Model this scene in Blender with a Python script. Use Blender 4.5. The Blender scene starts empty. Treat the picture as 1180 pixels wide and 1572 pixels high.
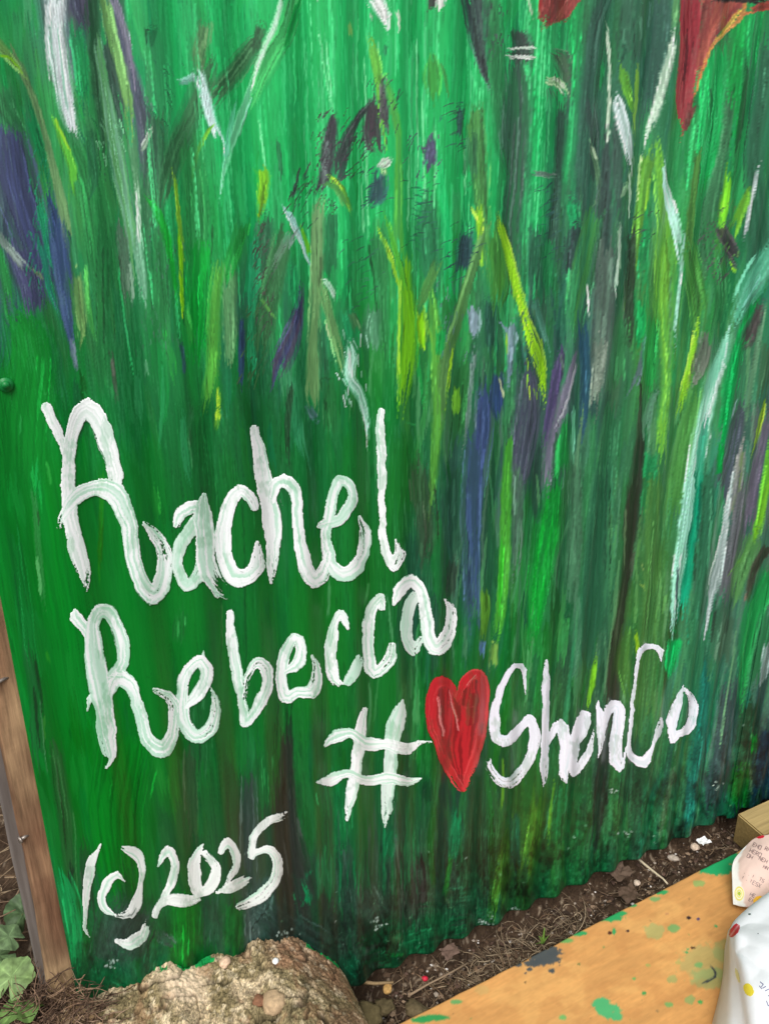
import bpy, bmesh, math, random
import numpy as np
from mathutils import Vector, Matrix
from mathutils.bvhtree import BVHTree

random.seed(7); rng = np.random.default_rng(7)
SC = bpy.context.scene; COL = SC.collection

# ------------------------------------------------------------------ camera
F, CX, CY = 1180.0, 590.0, 786.0            # focal length and centre, in units of a 1180 x 1572 picture
def _r(x, y): return np.array([x-CX, -(y-CY), -F])
_up = -_r(604, 4060); _up /= np.linalg.norm(_up)
_n = np.cross(_r(546, 1509), _r(1119, 1251)); _X = np.cross(_n, _up); _X /= np.linalg.norm(_X)
if _X[0] < 0: _X = -_X
ROT = np.array([_X, np.cross(_up, _X), _up])   # camera -> world
DIST, CAMZ = 0.97, 1.316                      # metres to the fence, metres above the sheets' lower edge
CAM = np.array([0.0, -DIST, CAMZ])
cd = bpy.data.cameras.new('camera'); cam = bpy.data.objects.new('camera', cd); COL.objects.link(cam)
cd.sensor_fit = 'VERTICAL'; cd.sensor_height = 36; cd.lens = 36*F/1572; cd.clip_start = 0.02; cd.clip_end = 500
M = Matrix([list(ROT[i])+[CAM[i]] for i in range(3)]+[[0, 0, 0, 1]]); cam.matrix_world = M
SC.camera = cam

# ------------------------------------------------------------------ sky, sun, exposure (bright overcast)
SUN_EL, SUN_AZ = math.radians(52), math.radians(217)   # from behind and left of the camera
w = bpy.data.worlds.new("World"); SC.world = w; w.use_nodes = True
nt = w.node_tree; nt.nodes.clear()
sk = nt.nodes.new('ShaderNodeTexSky'); sk.sky_type = 'NISHITA'; sk.sun_disc = False
sk.sun_elevation = SUN_EL; sk.sun_rotation = SUN_AZ; sk.air_density = 1.0; sk.dust_density = 3.0; sk.ozone_density = 1.0
hs = nt.nodes.new('ShaderNodeHueSaturation'); hs.inputs['Saturation'].default_value = 0.22
bg = nt.nodes.new('ShaderNodeBackground'); bg.inputs[1].default_value = 0.125
wo = nt.nodes.new('ShaderNodeOutputWorld')
nt.links.new(sk.outputs[0], hs.inputs['Color']); nt.links.new(hs.outputs[0], bg.inputs[0]); nt.links.new(bg.outputs[0], wo.inputs[0])
sl = bpy.data.lights.new('sun', 'SUN'); sl.energy = 1.6; sl.angle = math.radians(34); sl.color = (1, .985, .965)
so = bpy.data.objects.new('sun', sl); COL.objects.link(so)
sd = Vector((math.sin(SUN_AZ)*math.cos(SUN_EL), math.cos(SUN_AZ)*math.cos(SUN_EL), math.sin(SUN_EL)))
so.rotation_euler = (-sd).to_track_quat('-Z', 'Y').to_euler(); so.location = (-1, -3, 5)
SC.view_settings.view_transform = 'Standard'; SC.view_settings.look = 'None'
SC.view_settings.gamma = 1; SC.view_settings.use_curve_mapping = False; SC.view_settings.exposure = 0.34
SC.render.engine = 'CYCLES'; SC.cycles.use_denoising = True

# ------------------------------------------------------------------ helpers
def lin(c):
    c = np.asarray(c, float)/255.0
    return np.where(c <= .04045, c/12.92, ((np.clip(c, 0, 9)+.055)/1.055)**2.4)
def lin1(c): return tuple(float(v) for v in lin(c))+(1.0,)
_tab = np.random.default_rng(3).random((16, 256, 256))
def vn(x, y, seed=0):
    """smooth value noise 0..1"""
    x = np.asarray(x, float)+seed*17.31; y = np.asarray(y, float)+seed*9.77
    xi = np.floor(x).astype(int); yi = np.floor(y).astype(int)
    fx = x-xi; fy = y-yi; fx = fx*fx*(3-2*fx); fy = fy*fy*(3-2*fy)
    t = _tab[seed % 16]
    a = t[xi & 255, yi & 255]; b = t[(xi+1) & 255, yi & 255]; c = t[xi & 255, (yi+1) & 255]; d = t[(xi+1) & 255, (yi+1) & 255]
    return (a*(1-fx)+b*fx)*(1-fy)+(c*(1-fx)+d*fx)*fy
def fbm(x, y, seed=0, o=4, g=.5):
    s = 0; a = 1; n = 0
    for k in range(o):
        s = s+a*vn(x*2**k, y*2**k, seed+k); n += a; a *= g
    return s/n
def ss(a, b, x):
    t = np.clip((x-a)/(b-a), 0, 1); return t*t*(3-2*t)

def to_px(x, y, z):
    v = np.stack([x-CAM[0], y-CAM[1], z-CAM[2]], -1) @ ROT
    return CX+F*v[..., 0]/(-v[..., 2]), CY-F*v[..., 1]/(-v[..., 2])
def rays(px, py):
    v = np.stack([np.asarray(px, float)-CX, -(np.asarray(py, float)-CY), -F*np.ones_like(np.asarray(px, float))], -1)
    return v @ ROT.T
def on_wall(px, py, y=0.0):
    v = rays(px, py); t = (y-CAM[1])/v[..., 1]; return CAM[0]+v[..., 0]*t, CAM[2]+v[..., 2]*t
def on_ground(px, py, z=0.0):
    v = rays(px, py); t = (z-CAM[2])/v[..., 2]; return CAM[0]+v[..., 0]*t, CAM[1]+v[..., 1]*t
def gpt(px, py, z=0.0):
    a, b = on_ground(px, py, z); return Vector((float(a), float(b), z))

PITCH, AMP, PH = 0.076, 0.0066, 0.423
def prof(x):
    c = np.cos(2*math.pi*(x-PH)/PITCH); return -AMP*(c+.12*c*np.abs(c))*(.62+.38*ss(.0, .3, x))
def on_sheet(px, py):
    y = np.zeros_like(np.asarray(px, float))
    for _ in range(16):
        x, z = on_wall(px, py, y); y = .55*y+.45*prof(x)
    return x, y, z

def make_mesh(name, V, Fc, mat, parent=None, colors=None, smooth=True):
    me = bpy.data.meshes.new(name)
    V = np.asarray(V, np.float32); Fc = np.asarray(Fc, np.int32)
    me.vertices.add(len(V)); me.vertices.foreach_set('co', V.ravel())
    k = Fc.shape[1]
    me.loops.add(Fc.size); me.loops.foreach_set('vertex_index', Fc.ravel())
    me.polygons.add(len(Fc)); me.polygons.foreach_set('loop_start', np.arange(0, Fc.size, k, dtype=np.int32))
    try: me.polygons.foreach_set('loop_total', np.full(len(Fc), k, np.int32))
    except Exception: pass
    me.polygons.foreach_set('use_smooth', np.full(len(Fc), smooth))
    if colors is not None:
        ca = me.color_attributes.new('paint', 'FLOAT_COLOR', 'POINT')
        ca.data.foreach_set('color', np.concatenate([colors, np.ones((len(V), 1))], 1).astype(np.float32).ravel())
    me.update(calc_edges=True); me.validate()
    if mat: me.materials.append(mat)
    o = bpy.data.objects.new(name, me); COL.objects.link(o)
    if parent: o.parent = parent
    return o
def grid_faces(h, w, mask=None):
    i = np.arange((h-1)*(w-1)); r = i//(w-1); c = i % (w-1); a = r*w+c
    f = np.stack([a, a+w, a+w+1, a+1], 1)
    if mask is not None: f = f[mask.ravel()]
    return f
def compact(V, f, C=None):
    u, inv = np.unique(f, return_inverse=True)
    return V[u], inv.reshape(f.shape), (C[u] if C is not None else None)
def empty(name, loc, label, cat, group=None):
    o = bpy.data.objects.new(name, None); COL.objects.link(o); o.location = loc; o.empty_display_size = .05
    tag(o, label, cat, group); return o
def tag(o, label=None, cat=None, group=None, kind=None):
    if label: o['label'] = label
    if cat: o['category'] = cat
    if group: o['group'] = group
    if kind: o['kind'] = kind
    return o
def obj_bm(name, bm, mat, parent=None, smooth=True):
    me = bpy.data.meshes.new(name); bm.to_mesh(me); bm.free()
    for p in me.polygons: p.use_smooth = smooth
    me.materials.append(mat); o = bpy.data.objects.new(name, me); COL.objects.link(o)
    if parent: o.parent = parent
    return o

# ------------------------------------------------------------------ materials
def mat_paint(name, rough=.42, spec=.35, bump=.12, bscale=(260, 260, 22), grit=0.0, coat=0.0, attr=True, color=(.5, .5, .5, 1), vary=.10, tx='Object'):
    m = bpy.data.materials.new(name); m.use_nodes = True; n = m.node_tree.nodes; L = m.node_tree.links
    b = n['Principled BSDF']; b.inputs['Roughness'].default_value = rough; b.inputs['Specular IOR Level'].default_value = spec
    b.inputs['Coat Weight'].default_value = coat; b.inputs['Coat Roughness'].default_value = .25
    tc = n.new('ShaderNodeTexCoord'); mp = n.new('ShaderNodeMapping'); mp.inputs['Scale'].default_value = bscale
    L.new(tc.outputs[tx], mp.inputs[0])
    no = n.new('ShaderNodeTexNoise'); no.inputs['Scale'].default_value = 1; no.inputs['Detail'].default_value = 5; no.inputs['Roughness'].default_value = .62
    L.new(mp.outputs[0], no.inputs[0])
    mr = n.new('ShaderNodeMapRange'); mr.inputs[1].default_value = .25; mr.inputs[2].default_value = .75
    mr.inputs[3].default_value = 1-vary; mr.inputs[4].default_value = 1+vary; L.new(no.outputs[0], mr.inputs[0])
    mx = n.new('ShaderNodeVectorMath'); mx.operation = 'SCALE'
    if attr:
        at = n.new('ShaderNodeAttribute'); at.attribute_name = 'paint'; L.new(at.outputs['Color'], mx.inputs[0])
    else:
        rg = n.new('ShaderNodeRGB'); rg.outputs[0].default_value = color; L.new(rg.outputs[0], mx.inputs[0])
    L.new(mr.outputs[0], mx.inputs['Scale']); L.new(mx.outputs[0], b.inputs['Base Color'])
    bp = n.new('ShaderNodeBump'); bp.inputs['Strength'].default_value = bump; bp.inputs['Distance'].default_value = .002
    L.new(no.outputs[0], bp.inputs['Height'])
    if grit:
        n2 = n.new('ShaderNodeTexNoise'); n2.inputs['Scale'].default_value = 900; n2.inputs['Detail'].default_value = 3
        L.new(tc.outputs[tx], n2.inputs[0])
        b2 = n.new('ShaderNodeBump'); b2.inputs['Strength'].default_value = grit; b2.inputs['Distance'].default_value = .001
        L.new(n2.outputs[0], b2.inputs['Height']); L.new(b2.outputs[0], bp.inputs['Normal'])
    L.new(bp.outputs[0], b.inputs['Normal'])
    return m
M_SHEET = mat_paint('painted_metal', .36, .26, .07, (330, 330, 26), grit=.04, vary=.04)
M_LETTER = mat_paint('thick_white_paint', .34, .35, .05, (200, 200, 200), vary=.02)
M_ROCK = mat_paint('rough_stone', .95, .15, .9, (160, 160, 160), grit=.8, vary=.28)
M_SOIL = mat_paint('soil', .97, .1, .9, (210, 210, 210), grit=.8, vary=.4)
M_TWIG = mat_paint('dry_twig', .9, .15, .3, (500, 500, 500), vary=.25)
M_BOARD = mat_paint('painted_board', .62, .25, .25, (18, 60, 60), grit=.15, vary=.06)
M_WOOD = mat_paint('weathered_wood', .9, .12, .9, (170, 170, 11), grit=.4, vary=.48)
M_BEAM = mat_paint('pale_timber', .85, .15, .5, (6, 120, 120), vary=.25, attr=False, color=lin1((178, 154, 104)))
M_STRIP = mat_paint('grey_strip', .7, .3, .3, (120, 120, 14), vary=.2, attr=False, color=lin1((112, 104, 98)))
M_STEEL = mat_paint('dull_steel', .42, .5, .1, (300, 300, 300), vary=.15, attr=False, color=lin1((165, 155, 145)))
M_STEEL.node_tree.nodes['Principled BSDF'].inputs['Metallic'].default_value = .7
M_LEAF = mat_paint('leaf', .6, .35, .35, (120, 120, 120), vary=.18)
M_PAPER = mat_paint('paper', .75, .25, .15, (60, 60, 60), vary=.03)
M_DAB = mat_paint('dab', .45, .4, .2, (200, 200, 200), vary=.06)

# ------------------------------------------------------------------ brush engine: a painting kept as colour + relief
class Layer:
    def __init__(s, x0, y0, x1, y1, cell=1.0, fill=None):
        s.x0, s.y0, s.c = x0, y0, cell
        s.W = int((x1-x0)/cell)+1; s.H = int((y1-y0)/cell)+1
        s.C = np.zeros((s.H, s.W, 3), np.float32); s.A = np.zeros((s.H, s.W), np.float32); s.R = np.zeros((s.H, s.W), np.float32)
def spline(pts):
    P = np.array([(p[0], p[1], p[2]) for p in pts], float)
    if len(P) == 2: P = np.array([P[0], (P[0]+P[1])/2, P[1]])
    Q = np.vstack([2*P[0]-P[1], P, 2*P[-1]-P[-2]]); out = []
    for i in range(1, len(Q)-2):
        L = np.hypot(*(Q[i+1]-Q[i])[:2]); n = max(2, min(10, int(L/7)))
        for t in np.arange(n)/n:
            a, b, c, d = Q[i-1], Q[i], Q[i+1], Q[i+2]
            out.append(.5*((2*b)+(-a+c)*t+(2*a-5*b+4*c-d)*t*t+(-a+3*b-3*c+d)*t**3))
    out.append(P[-1]); out = np.array(out); out[:, 2] = np.maximum(out[:, 2], 1.2)
    return out
def brush(Ly, pts, col, a=1.0, dry=.35, d0=.08, bfreq=.55, edge=.5, soft=.22, relief=.5, jit=.10, col2=None, c2=.5, smear=0.0, seed=None, ragged=True):
    """one brush stroke; pts = (x, y, full width)"""
    S = spline(pts); sg = rng.integers(0, 4000) if seed is None else seed
    arc = np.concatenate([[0], np.cumsum(np.hypot(np.diff(S[:, 0]), np.diff(S[:, 1])))]); LT = max(arc[-1], 1)
    m = S[:, 2].max()/2+3
    bx0 = max(int((S[:, 0].min()-m-Ly.x0)/Ly.c), 0); bx1 = min(int((S[:, 0].max()+m-Ly.x0)/Ly.c)+1, Ly.W)
    by0 = max(int((S[:, 1].min()-m-Ly.y0)/Ly.c), 0); by1 = min(int((S[:, 1].max()+m-Ly.y0)/Ly.c)+1, Ly.H)
    if bx1 <= bx0 or by1 <= by0: return
    H, W = by1-by0, bx1-bx0
    q = np.full((H, W), 9., np.float32); ac = np.zeros((H, W), np.float32); al = np.zeros((H, W), np.float32)
    gx = Ly.x0+(np.arange(bx0, bx1))*Ly.c; gy = Ly.y0+(np.arange(by0, by1))*Ly.c
    for i in range(len(S)-1):
        x0, y0, w0 = S[i]; x1, y1, w1 = S[i+1]; mm = max(w0, w1)/2+2
        i0 = max(int((min(x0, x1)-mm-gx[0])/Ly.c), 0); i1 = min(int((max(x0, x1)+mm-gx[0])/Ly.c)+2, W)
        j0 = max(int((min(y0, y1)-mm-gy[0])/Ly.c), 0); j1 = min(int((max(y0, y1)+mm-gy[0])/Ly.c)+2, H)
        if i1 <= i0 or j1 <= j0: continue
        X = gx[i0:i1][None, :]; Y = gy[j0:j1][:, None]; dx, dy = x1-x0, y1-y0; l2 = dx*dx+dy*dy+1e-6
        t = ((X-x0)*dx+(Y-y0)*dy)/l2; tc = np.clip(t, 0, 1)
        ex = X-x0-tc*dx; ey = Y-y0-tc*dy; hw = (w0+(w1-w0)*tc)/2
        d = np.hypot(ex, ey)/hw; sgn = np.sign(dx*ey-dy*ex)
        lat = (dx*(Y-y0)-dy*(X-x0))/math.sqrt(l2)/hw
        qq = q[j0:j1, i0:i1]; u = d < qq
        qq[u] = d[u]; ac[j0:j1, i0:i1][u] = np.clip(lat, -1.2, 1.2)[u]; al[j0:j1, i0:i1][u] = (arc[i]+t*math.sqrt(l2))[u]
    on = q < 1.25
    if not on.any(): return
    hwm = S[:, 2].mean()/2
    # ragged, square-ish ends: each hair lifts off at its own point
    if ragged:
        rg1 = min(LT*.42, 85); rg0 = min(LT*.26, 46); hr = ac*hwm
        h1 = vn(hr*.34, al*.003, sg+7)*.55+vn(hr*.95, al*.006, sg+2)*.45; h0 = vn(hr*.34, al*.003, sg+8)*.5+vn(hr*.95, al*.006, sg+4)*.5
        ov = np.maximum(al-LT-.3*S[-1, 2]+rg1*(h1*1.5-.25), -al-.3*S[0, 2]+rg0*(h0*1.5-.25))
        q = np.maximum(q, 1+ov/10*min(1, S[:, 2].mean()/5)).astype(np.float32)
    b = vn(ac*hwm*bfreq, al*.022, sg)*.62+vn(ac*hwm*bfreq*2.3, al*.05, sg+5)*.38
    e = al/LT
    d_end = dry*ss(.45, 1.05, e)*1.25+d0*ss(.18, -.05, e)*1.3
    fine = vn(al*.35, ac*hwm*1.2, sg+9)
    al_ = np.clip((1-q+(b-.5)*edge*.6)/soft, 0, 1)*ss(-.12, .16, (b*.75+fine*.25)-d_end+.06)
    al_ = np.where(on, al_*a, 0)
    c = np.array(col, np.float32)
    cc = c[None, None]*(1+(b-.5)[..., None]*jit*2)
    if col2 is not None:
        k = ss(c2-.14, c2+.14, vn(ac*hwm*bfreq*.8, al*.012, sg+3)*.8+b*.2)[..., None]; cc = cc*(1-k)+np.array(col2, np.float32)*k
    sl_ = (slice(by0, by1), slice(bx0, bx1)); A = al_[..., None]
    if smear: cc = cc*(1-smear)+Ly.C[sl_]*smear
    Ly.C[sl_] = Ly.C[sl_]*(1-A)+cc*A
    Ly.R[sl_] = Ly.R[sl_]*(1-.75*al_)+al_*relief*(.45+.9*(b-.3)+.25*ss(.55, .9, q)*(q < 1))
    Ly.A[sl_] = np.maximum(Ly.A[sl_], al_)

# ------------------------------------------------------------------ the painting on the sheets
P = Layer(-180, -180, 1380, 1660)
UG = """35,150,80|90,95,110|40,150,85|40,165,95|40,150,75|35,165,90|40,175,100|45,140,85|40,160,85|50,110,75|55,110,80|60,120,70|40,100,60
50,150,75|60,150,85|80,120,90|40,150,85|60,170,85|30,165,85|40,170,85|50,140,80|45,145,85|50,120,80|55,110,80|40,150,75|40,120,75
50,120,80|40,150,70|85,125,95|50,120,75|40,165,90|40,150,80|50,150,80|40,165,85|50,120,75|50,95,75|60,130,85|30,160,75|40,110,70
60,80,105|60,140,70|60,110,75|40,140,75|35,150,75|35,150,80|40,165,85|45,155,80|45,130,75|50,95,75|60,130,75|45,140,75|45,100,75
60,90,100|40,125,75|50,110,70|30,145,65|50,110,70|45,140,80|50,140,70|50,115,70|40,125,75|55,90,80|70,140,70|40,120,70|50,130,90
20,130,60|45,110,60|30,105,60|30,140,60|45,95,75|40,120,75|45,130,60|50,115,65|50,105,75|50,95,85|65,130,65|80,125,90|50,110,80
10,125,50|15,115,50|30,105,60|30,105,55|25,95,50|30,105,60|20,115,50|45,100,60|55,85,85|60,95,85|60,125,75|60,130,90|60,85,80
10,120,45|10,120,40|15,105,50|30,95,50|25,95,50|20,105,50|20,105,45|45,90,75|50,95,70|45,110,70|55,110,65|60,140,110|65,90,80
10,125,45|10,115,35|15,105,45|25,95,45|25,90,45|20,105,50|25,100,45|45,85,70|35,120,55|45,100,70|60,110,60|50,130,100|80,95,85
10,120,40|5,115,35|10,110,40|20,95,45|15,100,45|20,105,45|25,95,45|40,80,75|35,130,50|45,95,70|65,115,60|60,110,90|50,100,70
15,115,45|5,115,35|5,110,35|15,100,40|20,95,45|20,100,45|25,100,45|25,95,45|25,115,45|45,85,65|60,110,60|45,110,75|50,90,75
30,110,50|5,115,35|5,110,35|20,95,40|20,90,45|25,90,45|20,95,40|25,100,45|30,95,45|45,90,55|45,100,50|20,110,85|45,75,70
30,110,50|10,110,35|10,105,35|25,85,40|30,80,45|15,100,40|20,85,45|25,70,55|45,100,45|15,75,45|30,90,60|30,95,65|10,60,60
30,110,50|10,105,40|15,100,35|30,80,45|45,60,45|20,90,50|30,75,50|25,65,50|40,85,40|10,75,40|40,75,55|20,90,60|10,60,55
25,110,50|30,110,60|35,75,55|20,90,40|55,75,65|35,60,50|35,65,50|30,60,45|15,70,40|10,70,40|20,75,50|20,85,50|10,60,50
20,105,50|20,90,50|25,85,50|10,100,35|35,60,55|20,65,45|25,70,45|20,70,45|12,75,40|10,70,38|15,75,45|15,80,45|10,60,50"""
UGA0 = np.array([[[float(v) for v in c.split(',')] for c in r.split('|')] for r in UG.split('\n')], np.float32)/255
UGA = UGA0.copy()
for _j in range(0, 5):
    for _i in range(2, 9):
        _b = (1, .95, .8, .55, .25)[_j]*(.5 if _i in (2, 8) else 1); UGA[_j, _i] = UGA[_j, _i]*(1-_b)+np.array([34, 170, 92])/255*_b
def ug(x, y):
    x = np.clip(np.asarray(x, float)/100, 0, 11.999); y = np.clip(np.asarray(y, float)/100, 0, 14.999)
    xi = x.astype(int); yi = y.astype(int); fx = (x-xi)[..., None]; fy = (y-yi)[..., None]
    return (UGA[yi, xi]*(1-fx)+UGA[yi, xi+1]*fx)*(1-fy)+(UGA[yi+1, xi]*(1-fx)+UGA[yi+1, xi+1]*fx)*fy
gx = P.x0+np.arange(P.W)[None, :]+np.zeros((P.H, 1)); gy = P.y0+np.arange(P.H)[:, None]+np.zeros((1, P.W))
def straight(x, y): return (x-604)/(4060-y)*3456+604      # follows the fence's verticals
sx = straight(gx, gy)
P.C[:] = ug(gx+(vn(sx*.05, gy*.004, 1)-.5)*90, gy+(vn(sx*.09, gy*.003, 2)-.5)*150)
st_ = (vn(sx*.16, gy*.006, 4)*.5+vn(sx*.5, gy*.012, 5)*.5)
P.C *= (1+(st_-.5)*.22)[..., None]
P.R += .18*st_

def fill(n, x0, x1, y0, y1, l, wd, a, jit=24, off=30, dry=.6, tint=None, ta=0, lean=0):
    for _ in range(n):
        x = rng.uniform(x0, x1); y = rng.uniform(y0, y1); L = rng.uniform(*l); w_ = rng.uniform(*wd)
        c = ug(x+rng.normal(0, off), y+rng.normal(0, off))*255+rng.normal(0, jit)*np.array([.8, 1, .8])+rng.normal(0, jit*.3, 3)
        if tint is not None: c = c*(1-ta)+np.array(tint)*ta
        k = -(x-604)/(4060-y)+rng.normal(0, .05)+lean*rng.uniform(-1, 1)
        cv = rng.normal(0, .03)*L
        brush(P, [(x, y, w_*.6), (x+k*L*.5+cv, y+L*.5, w_), (x+k*L, y+L, w_*.4)], np.clip(c, 3, 250)/255, a, dry, .3, relief=rng.uniform(.3, .8), jit=.14)
fill(420, -150, 1350, -180, 1500, (90, 300), (10, 38), .4, 14)
fill(190, -150, 330, -180, 640, (60, 240), (5, 18), .6, 22, 36, lean=.12)
fill(150, 330, 900, 180, 640, (60, 240), (5, 18), .55, 18, 30, lean=.12)
fill(190, 780, 1350, -180, 640, (60, 240), (5, 18), .6, 22, 36, lean=.06)
fill(120, 350, 900, -180, 200, (100, 260), (8, 30), .45, 7, 20, tint=(36, 170, 92), ta=.7)
fill(420, 640, 1350, 200, 1250, (80, 300), (5, 22), .6, 20, 40, lean=.06)
fill(160, 560, 1250, 500, 1100, (60, 220), (3, 8), .6, 20, 40, tint=(150, 190, 150), ta=.35)
fill(320, -80, 1300, 1050, 1560, (40, 180), (6, 22), .5, 12, 30)
for _ in range(46):     # calm mid green behind the names
    x = rng.uniform(60, 640); y = rng.uniform(640, 1000); k_ = -(x-604)/(4060-y); L = rng.uniform(160, 330)
    brush(P, [(x, y, 20), (x+k_*L*.5, y+L*.5, 60), (x+k_*L, y+L, 30)], np.array([12+x*.022, 116-x*.014, 40])/255, .5, .5, .4, soft=.6, relief=.3, jit=.06)
# bright scratchy vertical streaks of the thin top coat
def scratch(n, x0, x1, y0, y1, col=(96, 224, 145)):
    for _ in range(n):
        x = rng.uniform(x0, x1); y = rng.uniform(y0, y1); L = rng.uniform(50, 240); w_ = rng.uniform(1.2, 3.0); kk_ = -(x-604)/(4060-y)
        brush(P, [(x, y, w_), (x+kk_*L*.5+rng.normal(0, .8), y+L*.5, w_), (x+kk_*L, y+L, w_)], np.array(col)/255*rng.uniform(.8, 1.1), rng.uniform(.4, .9), .7, .5, relief=.7, bfreq=1.4)
for _ in range(420):
    x = rng.uniform(180, 900); y = rng.uniform(-150, 420)
    if rng.random() > (1.05-abs(x-560)/520)*(1.0 if y < 300 else .6): continue
    L = rng.uniform(60, 260); w_ = rng.uniform(1.6, 5); k = -(x-604)/(4060-y)
    brush(P, [(x, y, w_), (x+k*L+rng.normal(0, 2), y+L, w_)], np.array([70, 205, 125])/255*rng.uniform(.85, 1.12), rng.uniform(.3, .75), .9, .9, relief=.6, bfreq=1.2)

_T = [0, 0]
def tile(x, y): _T[0], _T[1] = x, y
def T(pts): return [(_T[0]+p[0]/2.95, _T[1]+p[1]/2.95, (p[2] if len(p) > 2 else 30)/2.95) for p in pts]
def k(pts, col, a=.92, dry=.45, hair=1.0, **kw):
    """a loaded stroke plus the lighter and darker hairs it leaves"""
    pts = [(p[0], p[1], p[2] if len(p) > 2 else 30) for p in pts]; col = np.array(col, float)
    def ext(A, B, f): d = math.hypot(A[0]-B[0], A[1]-B[1]) or 1; return (A[0]+(A[0]-B[0])/d*f, A[1]+(A[1]-B[1])/d*f, max(A[2]*.85, 4))
    big = max(p[2] for p in pts); LL = math.hypot(pts[0][0]-pts[-1][0], pts[0][1]-pts[-1][1])
    f0 = rng.uniform(60, 220) if pts[0][1] <= 30 and big > 14 and _T[1] > 0 else min(.06*LL, 30)
    f1 = rng.uniform(60, 240) if pts[-1][1] >= 1165 and big > 14 else min(.10*LL, 60)
    pts = [ext(pts[0], pts[1], f0)]+pts+[ext(pts[-1], pts[-2], f1)]
    a = min(1, a*1.04); dry = dry*.75 if dry > .6 else dry*.6; kw.setdefault('d0', .12); kw.setdefault('edge', 1.0); kw.setdefault('jit', .2)
    if 'col2' in kw: kw['col2'] = np.array(kw['col2'])/255
    else: kw['col2'] = np.clip(col/255*(.84+.05*np.sin(len(pts)+col[0]))+np.array([-.01, .012, 0]), 0, 1); kw['c2'] = .56
    if big > 70: kw.setdefault('soft', .55)
    if col.mean() > 165: col = np.minimum(col*1.09, 250)
    kw.setdefault('soft', .34); TP = T(pts); brush(P, TP, col/255, a, dry, **kw)
    S = spline(TP); wm = S[:, 2].max()
    if wm < 7 or hair <= 0: return
    for _ in range(int(min(7, 1+wm/6)*hair)):
        n = len(S); i0 = rng.integers(0, max(1, int(n*.55))); i1 = rng.integers(min(i0+3, n-1), n); Q = S[i0:i1+1:max(1, (i1-i0)//4)]
        if len(Q) < 3: continue
        t = rng.uniform(-.52, .52); d = np.gradient(Q[:, :2], axis=0); d /= np.linalg.norm(d, axis=1, keepdims=True)+1e-6
        X = Q[:, 0]-d[:, 1]*Q[:, 2]*t; Y = Q[:, 1]+d[:, 0]*Q[:, 2]*t; w_ = rng.choice([1.3, 2.0, 3.2, 5.0], p=[.35, .35, .2, .1])
        if rng.random() < .58: c = col*rng.uniform(1.12, 1.4)+rng.uniform(4, 26)
        else: c = col*rng.uniform(.5, .8)
        brush(P, [(x_, y_, w_) for x_, y_ in zip(X, Y)], np.clip(c, 2, 245)/255, rng.uniform(.35, .8), .5, .4, relief=.9, bfreq=1.2, jit=.15)
# --- upper left
tile(0, 0)
k([(370,-60,190),(390,60,120),(395,150,50)],(92,90,115)); k([(330,-60,60),(340,40,60),(390,130,25)],(80,85,110))
k([(420,-60,90),(425,100,80),(430,250,70),(450,450,70),(470,600,60),(485,760,30)],(48,95,62),.9)
k([(505,-60,70),(560,180,70),(610,420,90),(660,600,110),(690,820,90)],(88,92,118)); k([(500,-60,50),(570,150,35),(600,330,30),(610,460,14)],(150,145,170),.8,.6)
k([(640,450,80),(670,650,90),(680,880,90)],(80,90,100),.75); k([(720,500,110),(700,800,130),(700,1100,110)],(62,112,76),.8)
k([(255,-60,100),(255,100,112),(268,260,118),(292,400,105),(315,520,85),(350,620,50),(385,690,14)],(196,208,210),.97,.5,col2=(150,195,175),c2=.68,bfreq=.8)
k([(215,0,12),(212,200,14),(235,420,12)],(225,235,235),.7)
k([(340,100,70),(370,300,70),(385,500,50)],(36,150,86),.7,bfreq=1.2)
k([(330,600,120),(410,850,150),(450,1180,150)],(44,128,68),.85); k([(400,560,50),(430,800,60),(400,900,40)],(40,100,66),.6)
k([(465,-60,45),(500,140,70),(540,300,70),(565,450,60),(585,610,40)],(118,168,98),.95,.3); k([(430,140,45),(470,350,60),(500,540,80),(540,750,90),(580,950,80),(610,1180,60)],(122,176,140),.92,.5,col2=(100,165,105))
k([(475,170,40),(515,380,50),(560,560,48),(580,620,30)],(62,92,78),.9,.2); k([(590,600,50),(620,800,40),(625,1000,40)],(92,140,100),.8)
k([(615,780,18),(632,930,26),(632,1180,26)],(165,205,172),.8,.8,bfreq=1.3)
k([(40,560,140),(70,800,210),(130,1000,190),(180,1180,170)],(66,78,124),.97,.2,col2=(60,70,105)); k([(225,840,50),(262,1000,80),(290,1180,90)],(52,78,132),.9)
k([(170,880,50),(210,1050,50),(240,1180,40)],(44,165,112),.85,.9,bfreq=1.3); k([(0,420,160),(40,520,120),(120,620,60)],(52,118,72),.8)
k([(60,230,46),(150,440,34),(220,680,44),(275,880,56),(310,1120,56)],(112,148,98),.88); k([(120,480,60),(170,640,60),(220,830,40)],(24,140,80),.8)
k([(-30,170,60),(60,270,36),(115,345,14)],(118,165,88)); k([(-20,245,16),(60,268,15),(112,335,10)],(140,205,40),.9)
k([(245,520,26),(290,640,40),(330,760,46),(340,900,60)],(96,182,58),.85); k([(250,520,14),(275,590,18),(320,680,10)],(150,205,50),.8)
k([(950,280,120),(880,480,115),(790,720,120),(730,960,70)],(62,112,72),.88,.5); k([(1190,150,70),(1080,300,110),(980,420,110),(930,520,70)],(62,106,68),.88)
k([(930,90,70),(905,220,90),(900,330,60)],(86,122,78),.85); k([(690,140,70),(680,220,40)],(40,110,70),.6,.9)
k([(885,320,70),(925,420,72),(955,540,55),(1000,650,40),(1010,720,14)],(196,228,224),.97,.7,bfreq=.9); k([(805,372,20),(850,362,34),(890,350,50)],(150,200,185),.8,.6)
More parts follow.
